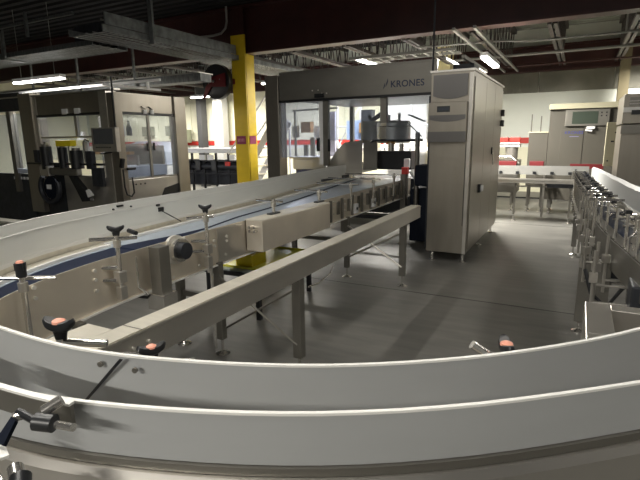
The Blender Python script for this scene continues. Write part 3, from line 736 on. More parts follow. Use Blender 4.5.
# things on top of the cabinet
tc = thing('cable_duct', (-1.5, 7.1, 2.38), 'dark cable duct with a ladder rack resting on the tall cabinet', 'duct')
MB().box(-1.62, 7.0, 2.38, -1.34, 7.35, 2.56).build('duct_body', DARK2, tc, False)
MB().box(-1.64, 6.5, 2.56, -1.60, 8.2, 2.60).box(-1.40, 6.5, 2.56, -1.36, 8.2, 2.60).build('rack_rail', STEELD, tc, False)
MB().tube((-1.66, 6.12, 2.38), (-1.66, 6.12, 4.09), .012, 8).build('conduit', DARK2, tc)

# ---------------------------------------------------------------- lettered machine
MA = thing('bottling_machine', (-3.0, 7.6, 0), 'large guarded bottling machine with a lettered steel header and corner posts', 'machine')
hy = 6.62
hd = MB().box(-4.21, hy, 2.18, -1.74, hy+.06, 2.585).build('header_panel', STEELD, MA, False, .004)
MB().box(-4.21, hy-.02, 2.145, -1.74, hy+.08, 2.18).build('header_trim', DARK, hd, False)
MB().box(-4.21, hy-.01, 2.585, -1.74, hy+.10, 2.60).build('header_cap', STEELD, hd, False)
MB().box(-4.205, hy+.061, 2.2, -1.80, 9.2, 2.24).box(-4.2, hy+.061, 2.24, -4.16, 9.2, 2.57).build('roof_sheet', STEELD, MA, False)
def text(body, size, loc, rot, m, parent, name='lettering', bold=.0, sx=1.):
    cu = bpy.data.curves.new(name, 'FONT'); cu.body = body; cu.size = size; cu.extrude = .0015; cu.offset = bold; cu.space_character = 1.05
    ob = bpy.data.objects.new(name, cu); C.objects.link(ob)
    dg = bpy.context.evaluated_depsgraph_get(); me = bpy.data.meshes.new_from_object(ob.evaluated_get(dg))
    bpy.data.objects.remove(ob)
    o = bpy.data.objects.new(name, me); me.materials.clear(); me.materials.append(m); C.objects.link(o)
    o.parent = parent; o.location = Vector(loc) - wl(parent); o.rotation_euler = rot; o.scale = (sx, 1, 1)
    return o
text('KRONES', .122, (-2.385, hy-.003, 2.275), (PI/2, 0, 0), LOGO, hd, bold=.002, sx=1.0)
lg_ = MB()
def sliver(x, z, h, w, lean):
    n = 10; L_ = []; R_ = []
    for k in range(n+1):
        t = k/n; zz = z + h*t; cx = x + lean*math.sin(t*PI/2)*(1 if lean > 0 else 1) ; ww = w*math.sin(PI*min(1, max(.02, t)))
        L_.append((cx-ww, hy-.001, zz)); R_.append((cx+ww, hy-.001, zz))
    return L_ + R_[::-1]
lg_.prism(sliver(-2.455, 2.285, .11, .008, .030), (0, -.003, 0)); lg_.prism(sliver(-2.49, 2.255, .085, .007, .024), (0, -.003, 0))
lg_.build('logo_mark', LOGO, hd, False)
MB().box(-4.46, hy-.03, .02, -4.22, hy+.20, 2.56).build('corner_post', CABST, MA, False, .004)
MB().box(-3.46, hy+.02, 1.18, -3.38, hy+.10, 2.145).build('window_post', STEELD, MA, False)
MB().box(-3.53, hy+.03, 1.2, -3.465, hy+.09, 2.145).build('white_post', WHITE, MA, False)
MB().box(-2.54, hy+.02, 1.80, -2.45, hy+.10, 2.145).build('window_post', STEELD, MA, False)
MB().box(-4.22, hy+.04, 1.30, -3.53, hy+.05, 2.145).build('guard_pane', HAZE, MA, False)
MB().box(-3.38, hy+.04, 1.56, -2.54, hy+.05, 2.145).build('guard_pane', GLASS, MA, False)
MB().box(-2.45, hy+.04, 1.56, -1.80, hy+.05, 2.145).build('guard_pane', GLASS, MA, False)
MB().box(-3.555, hy-.02, 1.40, -3.52, hy+.03, 1.60).build('pane_handle', DARK, MA, False)
MB().box(-3.37, hy-.0, 1.40, -3.34, hy+.03, 1.58).build('pane_handle', DARK, MA, False)
MB().box(-3.58, hy-.02, 2.19, -3.42, hy-.0, 2.25).box(-3.50, hy-.035, 2.22, -3.42, hy-.02, 2.24).build('header_latch', DARK, MA, False)
bolts('header_screw', hd, [(x, hy, z) for (x, z) in ((-3.62, 2.30), (-3.52, 2.30), (-3.46, 2.25), (-3.38, 2.25))], (0, -1, 0), .010)
# tank and inner works
MB().lathe((-2.81, 8.0, 1.50), [(.27, 0), (.285, .02), (.285, .33), (.26, .365), (.0, .38)], 36).build('steel_drum', STEEL, MA)
dr = MA.children[-1]
MB().lathe((-2.81, 8.0, 1.76), [(.287, 0), (.291, .01), (.287, .02), (.0, .02)], 36).build('drum_band', ROD, dr)
for (dx, dz) in ((-.1, 0), (.08, .02)): MB().tube((-2.78+dx, 7.95, 1.84), (-2.78+dx, 7.95, 1.97+dz), .025, 12).build('drum_nozzle', WHITE, dr)
MB().lathe((-3.34, 8.35, 1.50), [(.21, 0), (.21, .38), (.0, .38)], 30).build('grey_drum', STEELD, MA)
MB().tube((-3.34, 8.35, 1.88), (-3.40, 8.3, 1.98), .03).tube((-3.34, 8.35, 1.90), (-3.16, 8.3, 2.0), .04).build('drum_fittings', DARK2, MA)
MB().box(-2.86, 7.25, 1.10, -2.26, 7.55, 1.385).build('dark_gear_housing', DARK, MA, False, .01)
MB().pipe([(-2.95, 7.3, 1.15), (-2.95, 7.3, 1.50), (-2.90, 7.3, 1.55), (-2.1, 7.3, 1.55)], .022, 10).build('bent_pipe', DARK2, MA)
MB().tube((-2.62, 7.35, 1.38), (-2.62, 7.35, 1.54), .05).tube((-2.45, 7.35, 1.38), (-2.45, 7.35, 1.5), .035).build('spindle', STEEL, MA)
MB().tube((-2.68, 7.33, 1.52), (-2.55, 7.33, 1.52), .03).build('copper_union', BROWN, MA)
MB().tube((-2.06, 6.9, .5), (-2.06, 6.9, 1.66), .035, 12).build('sensor_mast', STEELD, MA)
mt = MA.children[-1]
MB().obox((-2.08, 6.9, 1.86), (.24, .16, .015), 0, .40).build('tilted_reflector', DARK2, mt, False)
MB().tube((-2.0, 6.9, 1.60), (-2.22, 6.9, 1.80), .009, 8).build('mast_arm', ROD, mt)
MB().box(-4.16, 8.6, .05, -1.8, 9.2, .85).build('machine_bed', DARK2, MA, False, .01)
dm = MB()
for (x, y, z, a, b_, c_) in ((-2.0, 7.2, .45, .34, .5, .8), (-1.95, 7.0, 1.05, .24, .35, .30), (-2.05, 7.8, .9, .3, .5, .35)): dm.box(x-a/2, y-b_/2, z-c_/2, x+a/2, y+b_/2, z+c_/2)
tag(dm.build('drive_unit', BLUED, MA, False, .02), 'dark blue drive unit behind the mast')
MB().box(-2.03, 6.92, .92, -1.93, 7.02, 1.02).build('white_valve', WHITE, MA, False, .01)
MB().box(-2.30, 7.02, 1.14, -2.22, 7.10, 1.28).build('white_valve', WHITE, MA, False, .01)
for x in (-4.1, -1.9): leg(MA, x, 9.15, 2.2, .08)

# ---------------------------------------------------------------- left machine
MC = thing('filling_machine', (-7.9, 6.2, 0), 'big windowed steel machine at the left with an operator screen', 'machine')
fy = 5.5; RX = -6.7
hz0, hz1 = 2.07, 2.40
hd = MB().box(-8.69, fy+.03, hz0, -6.98, fy+.10, hz1).build('header_panel', CABST, MC, False, .004)
MB().box(-11.2, fy+.03, hz0+.10, -9.16, fy+.10, hz1+.1).build('dark_header_panel', DARK2, MC, False)
MB().box(RX-.07, fy+.12, hz0, RX, 6.88, hz1-.02).build('header_panel', CABST, MC, False, .004)
MB().box(-8.69, fy, hz0-.04, -6.98, fy+.11, hz0).box(RX-.08, fy+.1, hz0-.04, RX+.01, 6.88, hz0).build('header_trim', DARK, MC, False)
MB().box(-11.2, fy+.0, hz1+.0, -6.6, fy+.12, hz1+.02).build('roof_edge', STEEL, MC, False)
MB().box(-9.16, fy-.01, .3, -8.80, fy+.2, 2.46).build('front_post', CABST, MC, False, .004)
MB().box(-8.80, fy+.02, .5, -8.70, fy+.2, 2.40).build('bright_edge', STEEL, MC, False)
MB().box(-6.98, fy-.01, .1, -6.80, fy+.20, 2.40).build('corner_post', STEEL, MC, False, .004)
MB().box(-6.80, fy+.0, .1, -6.62, fy+.14, 2.36).build('corner_post', CABST, MC, False, .004)
MB().box(RX-.12, 6.86, .1, RX+.04, 7.14, 2.38).build('rear_post', CABST, MC, False, .004)
MB().box(RX-.05, 5.64, .44, RX, 6.86, .94).build('base_panel', STEEL, MC, False, .004)
MB().prism([(RX+.001, 6.3, .44), (RX+.001, 6.5, .74), (RX+.001, 6.86, .80), (RX+.001, 6.86, .44)], (.006, 0, 0)).build('dark_opening', DARK, MC, False)
MB().box(RX-.03, 6.22, .96, RX, 6.27, hz0).box(RX-.03, 5.66, .94, RX, 6.86, .97).box(RX-.03, 5.66, .97, RX, 5.70, hz0).build('window_frame', STEELD, MC, False)
MB().box(RX-.02, 5.70, .97, RX-.012, 6.22, hz0).build('guard_pane', GLASS, MC, False)
MB().box(RX-.02, 6.27, .97, RX-.012, 6.86, hz0).build('guard_pane', GLASS, MC, False)
for y_ in (6.15, 6.30): MB().box(RX, y_, 1.42, RX+.03, y_+.03, 1.56).build('pane_handle', DARK, MC, False, .006)
for y_ in (6.14, 6.30): 
    h = MB().box(RX+.001, y_, hz0-.02, RX+.035, y_+.06, hz0+.05).build('window_hinge', WHITE, MC, False, .004); MB().tube((RX+.02, y_-.05, hz0+.10), (RX+.02, y_+.04, hz0+.06), .008, 6).build('hinge_pin', DARK, h)
for x_ in (-7.95, -7.62): MB().box(x_, fy-.01, hz0-.01, x_+.12, fy+.03, hz0+.08).build('window_hinge', WHITE, MC, False, .004)
MB().box(-8.70, fy+.06, 1.28, -6.98, fy+.07, hz0-.04).build('guard_pane', GLASS, MC, False)
MB().box(-8.70, fy+.045, 1.66, -6.98, fy+.10, 1.69).box(-7.72, fy+.045, 1.69, -7.66, fy+.10, hz0-.04).build('window_frame', STEEL, MC, False)
MB().box(-9.62, fy+.0, .66, -9.50, fy+.12, 2.16).build('window_post', STEELD, MC, False)
MB().box(-9.50, fy+.06, 1.0, -9.17, fy+.07, 2.12).box(-11.0, fy+.06, 1.0, -9.62, fy+.07, 2.12).build('guard_pane', GLASS, MC, False)
MB().box(-11.4, fy+.06, .08, -9.17, fy+.12, 1.0).build('dark_lower_panel', DARK2, MC, False)
for k in range(5): MB().obox((-9.70+k*.10, fy+.055, .92), (.05, .02, .05)).build('button', WHITE, MC, False)
MB().box(-9.5, fy+.01, 1.02, -9.17, fy+.055, 1.10).build('pale_shelf', LBLUE, MC, False)
MB().box(-8.15, fy+.03, .25, -7.02, fy+.08, 1.0).build('lower_door', STEEL, MC, False, .004)
MB().box(-9.17, fy+.09, .0, -6.72, fy+.12, .5).build('plinth', DARK, MC, False)  # black sheet added to fill the black area under the machine
MB().box(-8.69, fy+.07, .1, -8.16, fy+.12, 1.2).build('dark_recess', DARK2, MC, False)
MB().box(-9.0, fy-.10, 1.20, -6.95, fy-.03, 1.235).build('front_rail', DARK, MC, False)
# two black motors hanging on the rail, gear arm, hose ring
for (x, w_, zt_, zb_) in ((-8.43, .13, 1.52, 1.12), (-7.96, .10, 1.50, 1.14), (-7.60, .14, 1.45, 1.14)):
    mm = MB().tube((x, fy-.07, zb_), (x, fy-.07, zt_), w_*.75, 20).build('motor', DARK, MC); MB().tube((x, fy-.07, zt_), (x, fy-.07, zt_+.04), w_*.5, 16).build('motor_cap', STEELD, mm)
tag(MB().box(-8.02, fy-.15, 1.52, -7.62, fy-.03, 1.62).build('yellow_sensor', YELB, MC, False, .01), 'yellow sensor head above the motors')
MB().box(-8.70, fy-.14, 1.24, -8.58, fy-.04, 1.46).build('motor_box', DARK2, MC, False, .01)
MB().box(-8.55, fy-.15, 1.00, -8.32, fy-.03, 1.18).build('gear_block', STEEL, MC, False, .01)
MB().box(-8.30, fy-.14, 1.02, -7.55, fy-.03, 1.15).build('gear_arm', STEELD, MC, False, .02)
ring = [(-8.42+.27*math.cos(a), fy-.09, .78+.26*math.sin(a)) for a in [math.radians(d) for d in range(130, 395, 15)]]
MB().pipe(ring, .045, 12).build('hose_ring', DARK2, MC)
MB().tube((-8.42, fy-.04, .78), (-8.42, fy-.075, .78), .20, 28).build('wheel_disc', BLUED, MC)
MB().box(-8.50, fy-.10, .76, -8.38, fy-.085, .84).build('disc_label', PAPER, MC, False)
MB().prism([(-7.78, fy-.14, 1.02), (-7.66, fy-.14, 1.02), (-7.33, fy-.14, .72), (-7.28, fy-.14, .60), (-7.5, fy-.14, .58), (-7.62, fy-.14, .78)], (0, .08, 0)).build('slanted_arm', DARK, MC, False)
MB().prism([(-7.36, fy-.15, .78), (-7.30, fy-.15, .80), (-7.20, fy-.15, .70), (-7.32, fy-.15, .66)], (0, .04, 0)).build('arm_label', PAPER, MC, False)
MB().box(-7.30, fy-.13, 1.14, -7.15, fy-.04, 1.44).build('motor_box', DARK2, MC, False, .01)
MB().box(-7.25, fy-.08, .85, -6.99, fy-.02, 1.16).build('cable_box', DARK2, MC, False)
for (x, z, h_) in ((-8.62, 1.24, .22), (-8.12, 1.24, .30), (-7.82, 1.24, .26), (-7.42, 1.24, .34)):
    MB().pipe([(x, fy-.05, z), (x, fy-.05, z+h_), (x+.06, fy-.05, z+h_+.05), (x+.14, fy-.05, z+h_+.02)], .014, 8).build('air_line', STEELD, MC)
for (x, z) in ((-8.52, 1.56), (-8.40, 1.58), (-7.90, 1.57)): MB().box(x, fy-.12, z-.03, x+.06, fy-.06, z+.02).build('cable_gland', STEEL, MC, False, .004)
MB().box(-7.52, fy+.02, 1.32, -7.40, fy+.05, 1.60).build('valve_block', WHITE, MC, False, .004)
MB().box(-8.0, fy-.02, .98, -7.3, fy+.02, 1.02).build('lower_trim_bar', STEEL, MC, False)
for (y_, z_) in ((5.85, .86), (5.95, .86), (6.05, .86)): MB().tube((RX+.001, y_, z_), (RX+.012, y_, z_), .014, 10).build('panel_button', DARK, MC)
MB().box(RX-.6, 5.75, .97, RX-.15, 6.75, 1.16).build('infeed_table', LBLUE, MC, False, .01)
for y_ in (5.9, 6.2, 6.5): MB().tube((RX-.3, y_, 1.16), (RX-.3, y_, 1.34), .03, 12).build('guide_column', STEELD, MC)
# operator screen
sc_ = MB().box(-6.97, fy-.22, 1.43, -6.40, fy-.14, 1.81).build('operator_screen', STEEL, MC, False, .006)
MB().box(-6.92, fy-.225, 1.55, -6.46, fy-.22, 1.79).build('screen_glass', SCREEN, sc_, False)
kk = MB()
for k in range(6): kk.box(-6.88+k*.062, fy-.226, 1.49, -6.845+k*.062, fy-.22, 1.51)
kk.build('screen_keys', DARK, sc_, False)
MB().box(-6.92, fy-.14, 1.50, -6.76, fy-.012, 1.6).build('screen_arm', STEELD, sc_, False)
# handset and curly cable on the corner post
hs = MB().obox((-6.60, fy+.02, 1.24), (.06, .06, .16), 0, .3).box(-6.61, fy+.1, 1.12, -6.55, fy+.26, 1.16).build('handset', DARK, MC, False, .01)
MB().pipe([(-6.59, fy+.02, 1.14), (-6.585, fy+.02, .85), (-6.585, fy+.05, .72), (-6.585, fy+.14, .68), (-6.585, fy+.20, .74), (-6.585, fy+.19, 1.0)], .014, 8).build('handset_cable', DARK, MC)
MB().pipe([(-6.63, fy-.01, 2.6), (-6.63, fy-.02, 1.75), (-6.63, fy-.05, 1.55), (-6.68, fy-.1, 1.42), (-6.9, fy-.13, 1.40)], .016, 8).build('black_hose', DARK, MC)
# inside: shelves, bottles, blue and grey hoods
MB().box(-8.6, 6.6, 1.50, -7.3, 6.9, 1.54).build('inner_shelf', STEEL, MC, False)
MB().box(-8.05, 6.3, 1.60, -7.80, 6.5, 1.85).box(-8.6, 6.3, 1.35, -7.3, 6.4, 1.40).build('inner_box', BROWN, MC, False)
MB().box(-8.60, 6.2, 1.62, -8.40, 6.25, 1.78).build('inner_paper', PAPER, MC, False)
MB().box(-8.55, 6.95, .9, -7.15, 7.0, 1.5).build('inner_back_sheet', STEELD, MC, False)
bt = MB().lathe((-7.45, 6.3, 1.69), [(.06, 0), (.06, .16), (.025, .24), (.025, .30), (0, .30)], 14); bt.build('sample_bottle', WHITE, MC)
MB().lathe((-7.15, 6.2, 1.69), [(.05, 0), (.05, .13), (.02, .2), (.02, .26), (0, .26)], 14).build('sample_bottle', DARK, MC)
for (x, y) in ((-11.0, 5.56), (-11.0, 7.1), (-9.0, 7.1)): leg(MC, x, y, 2.1, .08)

# ---------------------------------------------------------------- things overhead, left
T1 = thing('cable_tray', (-6.0, 7, 3.05), 'wide perforated cable tray running back past the yellow column', 'tray')
mm = MB().box(-6.05, 4.7, 3.13, -6.03, 13.0, 3.17)
MB().box(-6.00, 4.9, 3.10, -5.98, 12.8, 3.19).box(-6.00, 4.95, 3.20, -5.98, 7.9, 3.36).build('side_rail', GALV, T1, False)
MB().box(-6.02, 4.9, 3.24, -5.999, 7.9, 3.26).build('rail_bead', STEELD, T1, False)
rr = MB(); y = 4.95
rr.box(-6.72, 4.9, 3.10, -6.70, 12.8, 3.19)
for xx in (-6.2, -6.35, -6.5): rr.box(xx-.01, 4.9, 3.105, xx+.01, 12.8, 3.115)
while y < 12.8: rr.box(-6.70, y, 3.10, -6.0, y+.05, 3.104); y += .09
rr.build('perforated_floor', GALV, T1, False)
T2 = thing('cable_tray', (-9.5, 5.8, 3.1), 'cable tray coming in from the left edge under the dark ceiling', 'tray')
MB().box(-14, 5.30, 3.05, -6.74, 5.32, 3.13).box(-14, 5.95, 3.05, -6.74, 5.97, 3.13).build('side_rail', GALV, T2, False)
rr = MB(); x = -14.
while x < -6.8: rr.box(x, 5.32, 3.055, x+.05, 5.95, 3.06); x += .09
for yy in (5.45, 5.6, 5.75): rr.box(-14, yy-.02, 3.06, -6.75, yy+.02, 3.07)
rr.build('perforated_floor', GALV, T2, False)
cc = MB()
for q, yy in enumerate((5.4, 5.5, 5.66, 5.84)): cc.tube((-14, yy, 3.10), (-6.8, yy, 3.10), .025, 8)
cc.build('cable_run', DARK2, T2)
T3 = thing('cable_duct', (-9, 7.3, 2.7), 'bright galvanised duct over the left machine, behind its header', 'duct')
MB().box(-13, 7.15, 2.66, -5.95-.30, 7.45, 2.80).build('duct_body', GALV, T3, False)
MB().box(-13, 7.10, 2.80, -6.25, 7.5, 2.815).build('duct_lid', STEEL, T3, False)
for x in (-7.9, -9.6, -11.2): MB().box(x-.02, 7.09, 2.64, x+.02, 7.13, 3.4).build('hanger', GALV, T3, False)
T4 = thing('strut_rail', (-9, 6.5, 2.6), 'thin white strut rail above the left machine, crossed by hangers', 'rail')
MB().box(-12.5, 6.48, 2.62, -6.6, 6.52, 2.66).build('rail_bar', WHITE, T4, False)
MB().box(-7.35, 5.9, 2.54, -7.31, 7.2, 2.58).box(-6.9, 6.45, 2.5, -6.86, 6.49, 2.62).build('rail_stub', WHITE, T4, False)
def hang(x, y, z0, z1, lab):
    t = thing('tray_hanger', (x, y, z0), lab, 'hanger')
    MB().box(x-.04, y-.02, z0, x+.04, y+.02, z1).build('strut', GALV, t, False)
    MB().box(x-.06, y-.04, z0-.02, x+.06, y+.35, z0).build('shoe', GALV, t, False)
hang(-8.95, 5.60-.36, 3.02, 3.52, 'pale strut holding the cable tray near the left edge')
hang(-5.93, 5.75, 3.06, 4.08, 'pale vertical strut holding the wide tray, upper left')
t = thing('ceiling_strut', (-7.5, 5.5, 3.6), 'thin horizontal strut bars under the dark ceiling at upper left', 'strut')
MB().box(-9.6, 5.2, 3.50, -7.0, 5.24, 3.54).box(-7.2, 4.6, 3.66, -5.0, 4.64, 3.70).build('bar', GALV, t, False)
MB().box(-7.9, 5.0, 3.24, -7.86, 5.04, 3.60).build('drop_bar', GALV, t, False)
t = tag(MB().box(-7.4, 5.5, 3.13, -6.80, 5.94, 3.42).build('junction_box', DARK2, smooth=False), 'dark box beside the wide tray at upper left', 'box')
tag(MB().pipe([(-8.4, 7.94, 3.62), (-6.55, 7.94, 3.60), (-6.35, 7.94, 3.62), (-6.24, 7.94, 3.70), (-6.20, 7.94, 3.82), (-6.20, 7.94, 4.09)], .022, 10).build('conduit', PIPE), 'bent pale conduit running to the column top', 'conduit')
# hose reel on the column
hr = thing('hose_reel', (-6.42, 7.9, 2.4), 'black and red hose reel hanging left of the yellow column', 'reel')
MB().box(-6.30, 7.90, 2.66, -6.10, 7.979, 2.76).build('wall_bracket', RED, hr, False)
MB().tube((-6.42, 7.78, 2.71), (-6.42, 7.90, 2.71), .33, 32).build('hose_drum', DARK, hr)
MB().prism([(-6.75, 7.775, 2.42), (-6.70, 7.775, 2.40), (-6.52, 7.775, 2.62), (-6.17, 7.775, 2.60), (-6.17, 7.775, 2.86), (-6.50, 7.775, 2.80), (-6.66, 7.775, 2.62)], (0, -.02, 0)).build('reel_arm', RED, hr, False)
MB().tube((-6.42, 7.75, 2.71), (-6.42, 7.70, 2.71), .03).tube((-6.56, 7.75, 2.68), (-6.56, 7.73, 2.68), .012).tube((-6.28, 7.75, 2.74), (-6.28, 7.73, 2.74), .012).build('reel_hub', ROD, hr)

# ---------------------------------------------------------------- pipes and fixtures at right ceiling
tag(MB().pipe([(-2.5, 10.9, 3.175), (6.5, 10.85, 3.175)], .025, 8).build('sprinkler_pipe', PIPE), 'long pale pipe crossing under the joists at the right', 'pipe')
tag(MB().pipe([(-2.7, 9.0, 3.182), (-1.25, 9.2, 3.182), (-.95, 9.45, 3.182), (-.6, 9.5, 3.182), (6.97, 9.45, 3.182)], .018, 8).build('conduit', PIPE), 'thin bent conduit under the joists, above the tall cabinet', 'conduit')
tag(MB().pipe([(-2.7, 12.6, 3.18), (6.5, 12.5, 3.18)], .02, 8).build('sprinkler_pipe', REDBEAM), 'thin dark red pipe close to the far wall', 'pipe')
t = thing('strut_rail', (-1.6, 9.8, 3.08), 'pale double strut with the cabinet lamp, running back under the joists', 'rail')
MB().box(-1.50, 7.6, 3.12, -1.46, 13.2, 3.16).box(-1.80, 7.6, 3.12, -1.76, 13.2, 3.16).build('rail_bar', PIPE, t, False)
t = thing('ladder_rack', (-2.5, 8.9, 3.0), 'ladder shaped cable rack behind the lettered header', 'rack')
rk = MB().box(-3.9, 8.95, 3.0, -1.95, 8.98, 3.05).box(-3.9, 8.55, 3.0, -1.95, 8.58, 3.05); x = -3.85
rk.build('rack_rail', PIPE, t, False)
while x < -2: MB().box(x, 8.58, 3.01, x+.03, 8.95, 3.03).build('rack_rung', PIPE, t, False); x += .22
t = thing('smoke_detector', (.53, 9.3, 3.2), 'small pale cone detector hanging on a rod at far right', 'detector')
MB().tube((.50, 9.3, 3.14), (.50, 9.3, 3.62), .015, 8).build('drop_rod', PIPE, t)
MB().lathe((.50, 9.3, 3.60), [(.08, 0), (.06, .03), (.02, .07), (0, .07)], 16).build('cone', WHITE, t)

# ---------------------------------------------------------------- far right machines
K2ST = mat('grey_lacquered_steel', (.085, .078, .062), .55, .0, .05, 2)
K2 = thing('control_cabinet', (.1, 11.2, 0), 'wide grey control cabinet with a screen and small blue lettering, far right', 'cabinet')
MB().box(-.56, 10.9, .30, 1.9, 11.7, 2.08).build('body', K2ST, K2, False, .004)
MB().box(-.58, 10.80, 2.09, 1.9, 11.75, 2.19).build('roof_board', CREAM, K2, False)
d = MB().box(-.34, 10.86, .60, .06, 10.899, 1.72).build('door', K2ST, K2, False, .004)
text('KRONES', .075, (-.27, 10.857, 1.61), (PI/2, 0, 0), mat('blue_print', (.03, .04, .25), .5), d, sx=1.1)
MB().box(-.18, 10.857, 1.555, -.02, 10.86, 1.565).build('small_print', mat('pale_blue_print', (.2, .2, .4), .5), d, False)
MB().box(.07, 10.86, .60, .60, 10.899, 1.74).build('door', K2ST, K2, False, .004)
s_ = MB().box(-.28, 10.82, 1.76, .47, 10.899, 2.07).build('screen_panel', STEELD, K2, False, .006)
MB().box(-.16, 10.815, 1.80, .28, 10.82, 2.03).build('screen_glass', SCREENG, s_, False)
kk = MB()
for a in range(2):
    for b_ in range(2): kk.box(.32+a*.08, 10.815, 1.93+b_*.06, .345+a*.08, 10.82, 1.955+b_*.06)
kk.build('screen_keys', DARK, s_, False)
MB().box(.10, 10.78, 1.70, .24, 10.85, 1.75).tube((.08, 10.8, 1.68), (.2, 10.8, 1.66), .02).build('white_clip', WHITE, K2, False)
for x in (-.45, .6, 1.7): leg(K2, x, 11.0, .30, .08); leg(K2, x, 11.6, .30, .08)
L2 = thing('low_cabinet', (-.8, 11.3, 0), 'lower grey steel cabinet left of the wide control cabinet', 'cabinet')
MB().box(-.93, 11.0, .55, -.57, 11.5, 1.64).build('body', K2ST, L2, False, .004)
MB().box(-.94, 10.98, 1.64, -.57, 11.52, 1.665).build('top_board', CREAM, L2, False)
MB().tube((-.91, 11.2, 1.665), (-.91, 11.2, 2.02), .012, 6).build('antenna_rod', STEELD, L2); MB().tube((-.73, 11.2, 1.665), (-.73, 11.2, 1.98), .012, 6).build('antenna_rod', STEELD, L2)
for x in (-.88, -.62): leg(L2, x, 11.1, .55, .05); leg(L2, x, 11.4, .55, .05)
RR = thing('bottle_rinser', (-1.5, 11.2, 0), 'small machine with steel drums and a red beacon strip, right of the tall cabinet', 'machine')
MB().box(-2.1, 11.0, .40, -1.1, 11.6, 1.08).build('bed', STEELD, RR, False)
MB().tube((-1.65, 11.2, 1.08), (-1.65, 11.2, 1.36), .13, 20).tube((-1.27, 11.2, 1.08), (-1.27, 11.2, 1.42), .13, 20).build('drum', STEEL, RR)
MB().box(-2.1, 11.05, 1.36, -1.10, 11.35, 1.42).build('top_deck', WHITE, RR, False)
for k in range(4): MB().box(-2.0+k*.235, 11.0, 1.46, -1.80+k*.235, 11.1, 1.56).build('red_cap', REDB, RR, False, .01)
MB().box(-2.1, 11.02, 1.42, -1.1, 11.12, 1.455).build('strip_rail', WHITE, RR, False)
MB().pipe([(-1.75, 10.95, .95), (-1.75, 10.95, 1.12), (-1.70, 10.95, 1.16), (-1.25, 10.95, 1.16), (-1.08, 10.95, 1.02)], .025, 8).build('hand_rail', STEEL, RR)
for x in (-2.0, -1.2): leg(RR, x, 11.1, .40, .05); leg(RR, x, 11.5, .40, .05)
bn = thing('bench', (-1.0, 10.5, 0), 'low steel bench behind the far crosswise conveyor, carrying two dark red crates', 'bench')
MB().box(-1.75, 10.42, .92, -.50, 10.68, .95).build('bench_top', STEELD, bn, False)
for x in (-1.7, -.55):
    for y in (10.45, 10.65): MB().box(x-.015, y-.015, 0, x+.015, y+.015, .92).build('leg', STEELD, bn, False)
for (x, w_, lb) in ((-1.42, .34, 'dark red crate beside the tall cabinet, behind the far crosswise conveyor'), (-.84, .26, 'dark red crate behind the far conveyor, in front of the low grey cabinet')):
    tag(MB().box(x, 10.46, .951, x+w_, 10.64, 1.09).build('crate', RED, smooth=False, bevel=.005), lb, 'crate', 'dark red crates')
br = thing('barrier', (.15, 10.5, 0), 'dark red low barrier rail in front of the wide control cabinet', 'barrier')
MB().box(-.12, 10.45, .96, .44, 10.50, 1.05).build('red_rail', RED, br, False, .004)
for x in (-.08, .38): MB().box(x, 10.46, 0, x+.03, 10.49, .96).build('post', STEELD, br, False)
# tall cabinet at right edge
K3 = thing('control_cabinet', (.85, 7.8, 0), 'tall brushed steel cabinet with an open cowl, at the right edge of the picture', 'cabinet')
MB().box(.46, 7.3, .12, 1.3, 8.3, 1.70).build('body', CABST, K3, False, .004)
cw = MB().box(.45, 7.24, 1.72, 1.3, 8.3, 2.08).build('cowl', CABST, K3, False, .008)
MB().box(.51, 7.232, 1.93, 1.25, 7.24, 2.04).build('cowl_opening', STEELD, cw, False)
MB().box(.51, 7.225, 1.955, 1.25, 7.24, 1.965).box(.51, 7.225, 1.99, 1.25, 7.24, 2.0).build('cowl_slat', ROD, cw, False)
MB().box(.45, 7.225, 1.86, 1.3, 7.24, 1.92).build('cowl_lip', WEAR, cw, False)
MB().box(.54, 7.215, 1.83, .66, 7.225, 1.885).build('display', DARK, cw, False)
MB().box(.45, 7.26, 1.60, 1.3, 7.30, 1.71).build('lower_trim', STEELD, K3, False)
for (x, y) in ((.52, 7.36), (1.24, 7.36), (.52, 8.24), (1.24, 8.24)): MB().lathe((x, y, 0), [(.04, 0), (.04, .01), (.015, .02), (.015, .12), (0, .12)], 12).build('foot', ROD, K3)
wp = thing('wall_post', (.52, 8.75, 0), 'post carrying a narrow cream switch box, left of the right-edge cabinet', 'post')
MB().box(.50, 8.7, 0, .56, 8.76, 1.8).build('upright', STEELD, wp, False)
b_ = MB().box(.35, 8.58, 1.12, .53, 8.69, 1.77).build('switch_box', CREAM, wp, False, .005)
MB().tube((.47, 8.58, 1.62), (.47, 8.57, 1.62), .012).tube((.40, 8.58, 1.2), (.40, 8.57, 1.2), .012).box(.42, 8.57, 1.48, .46, 8.58, 1.50).build('switch_marks', DARK, b_, False)
tag(MB().box(.66, 13.0, 0, .86, 13.24, 3.9).build('column_casing', mat('tan_column_paint', (.20, .17, .10), .6), smooth=False), 'tan column against the far wall at the right edge', 'column')

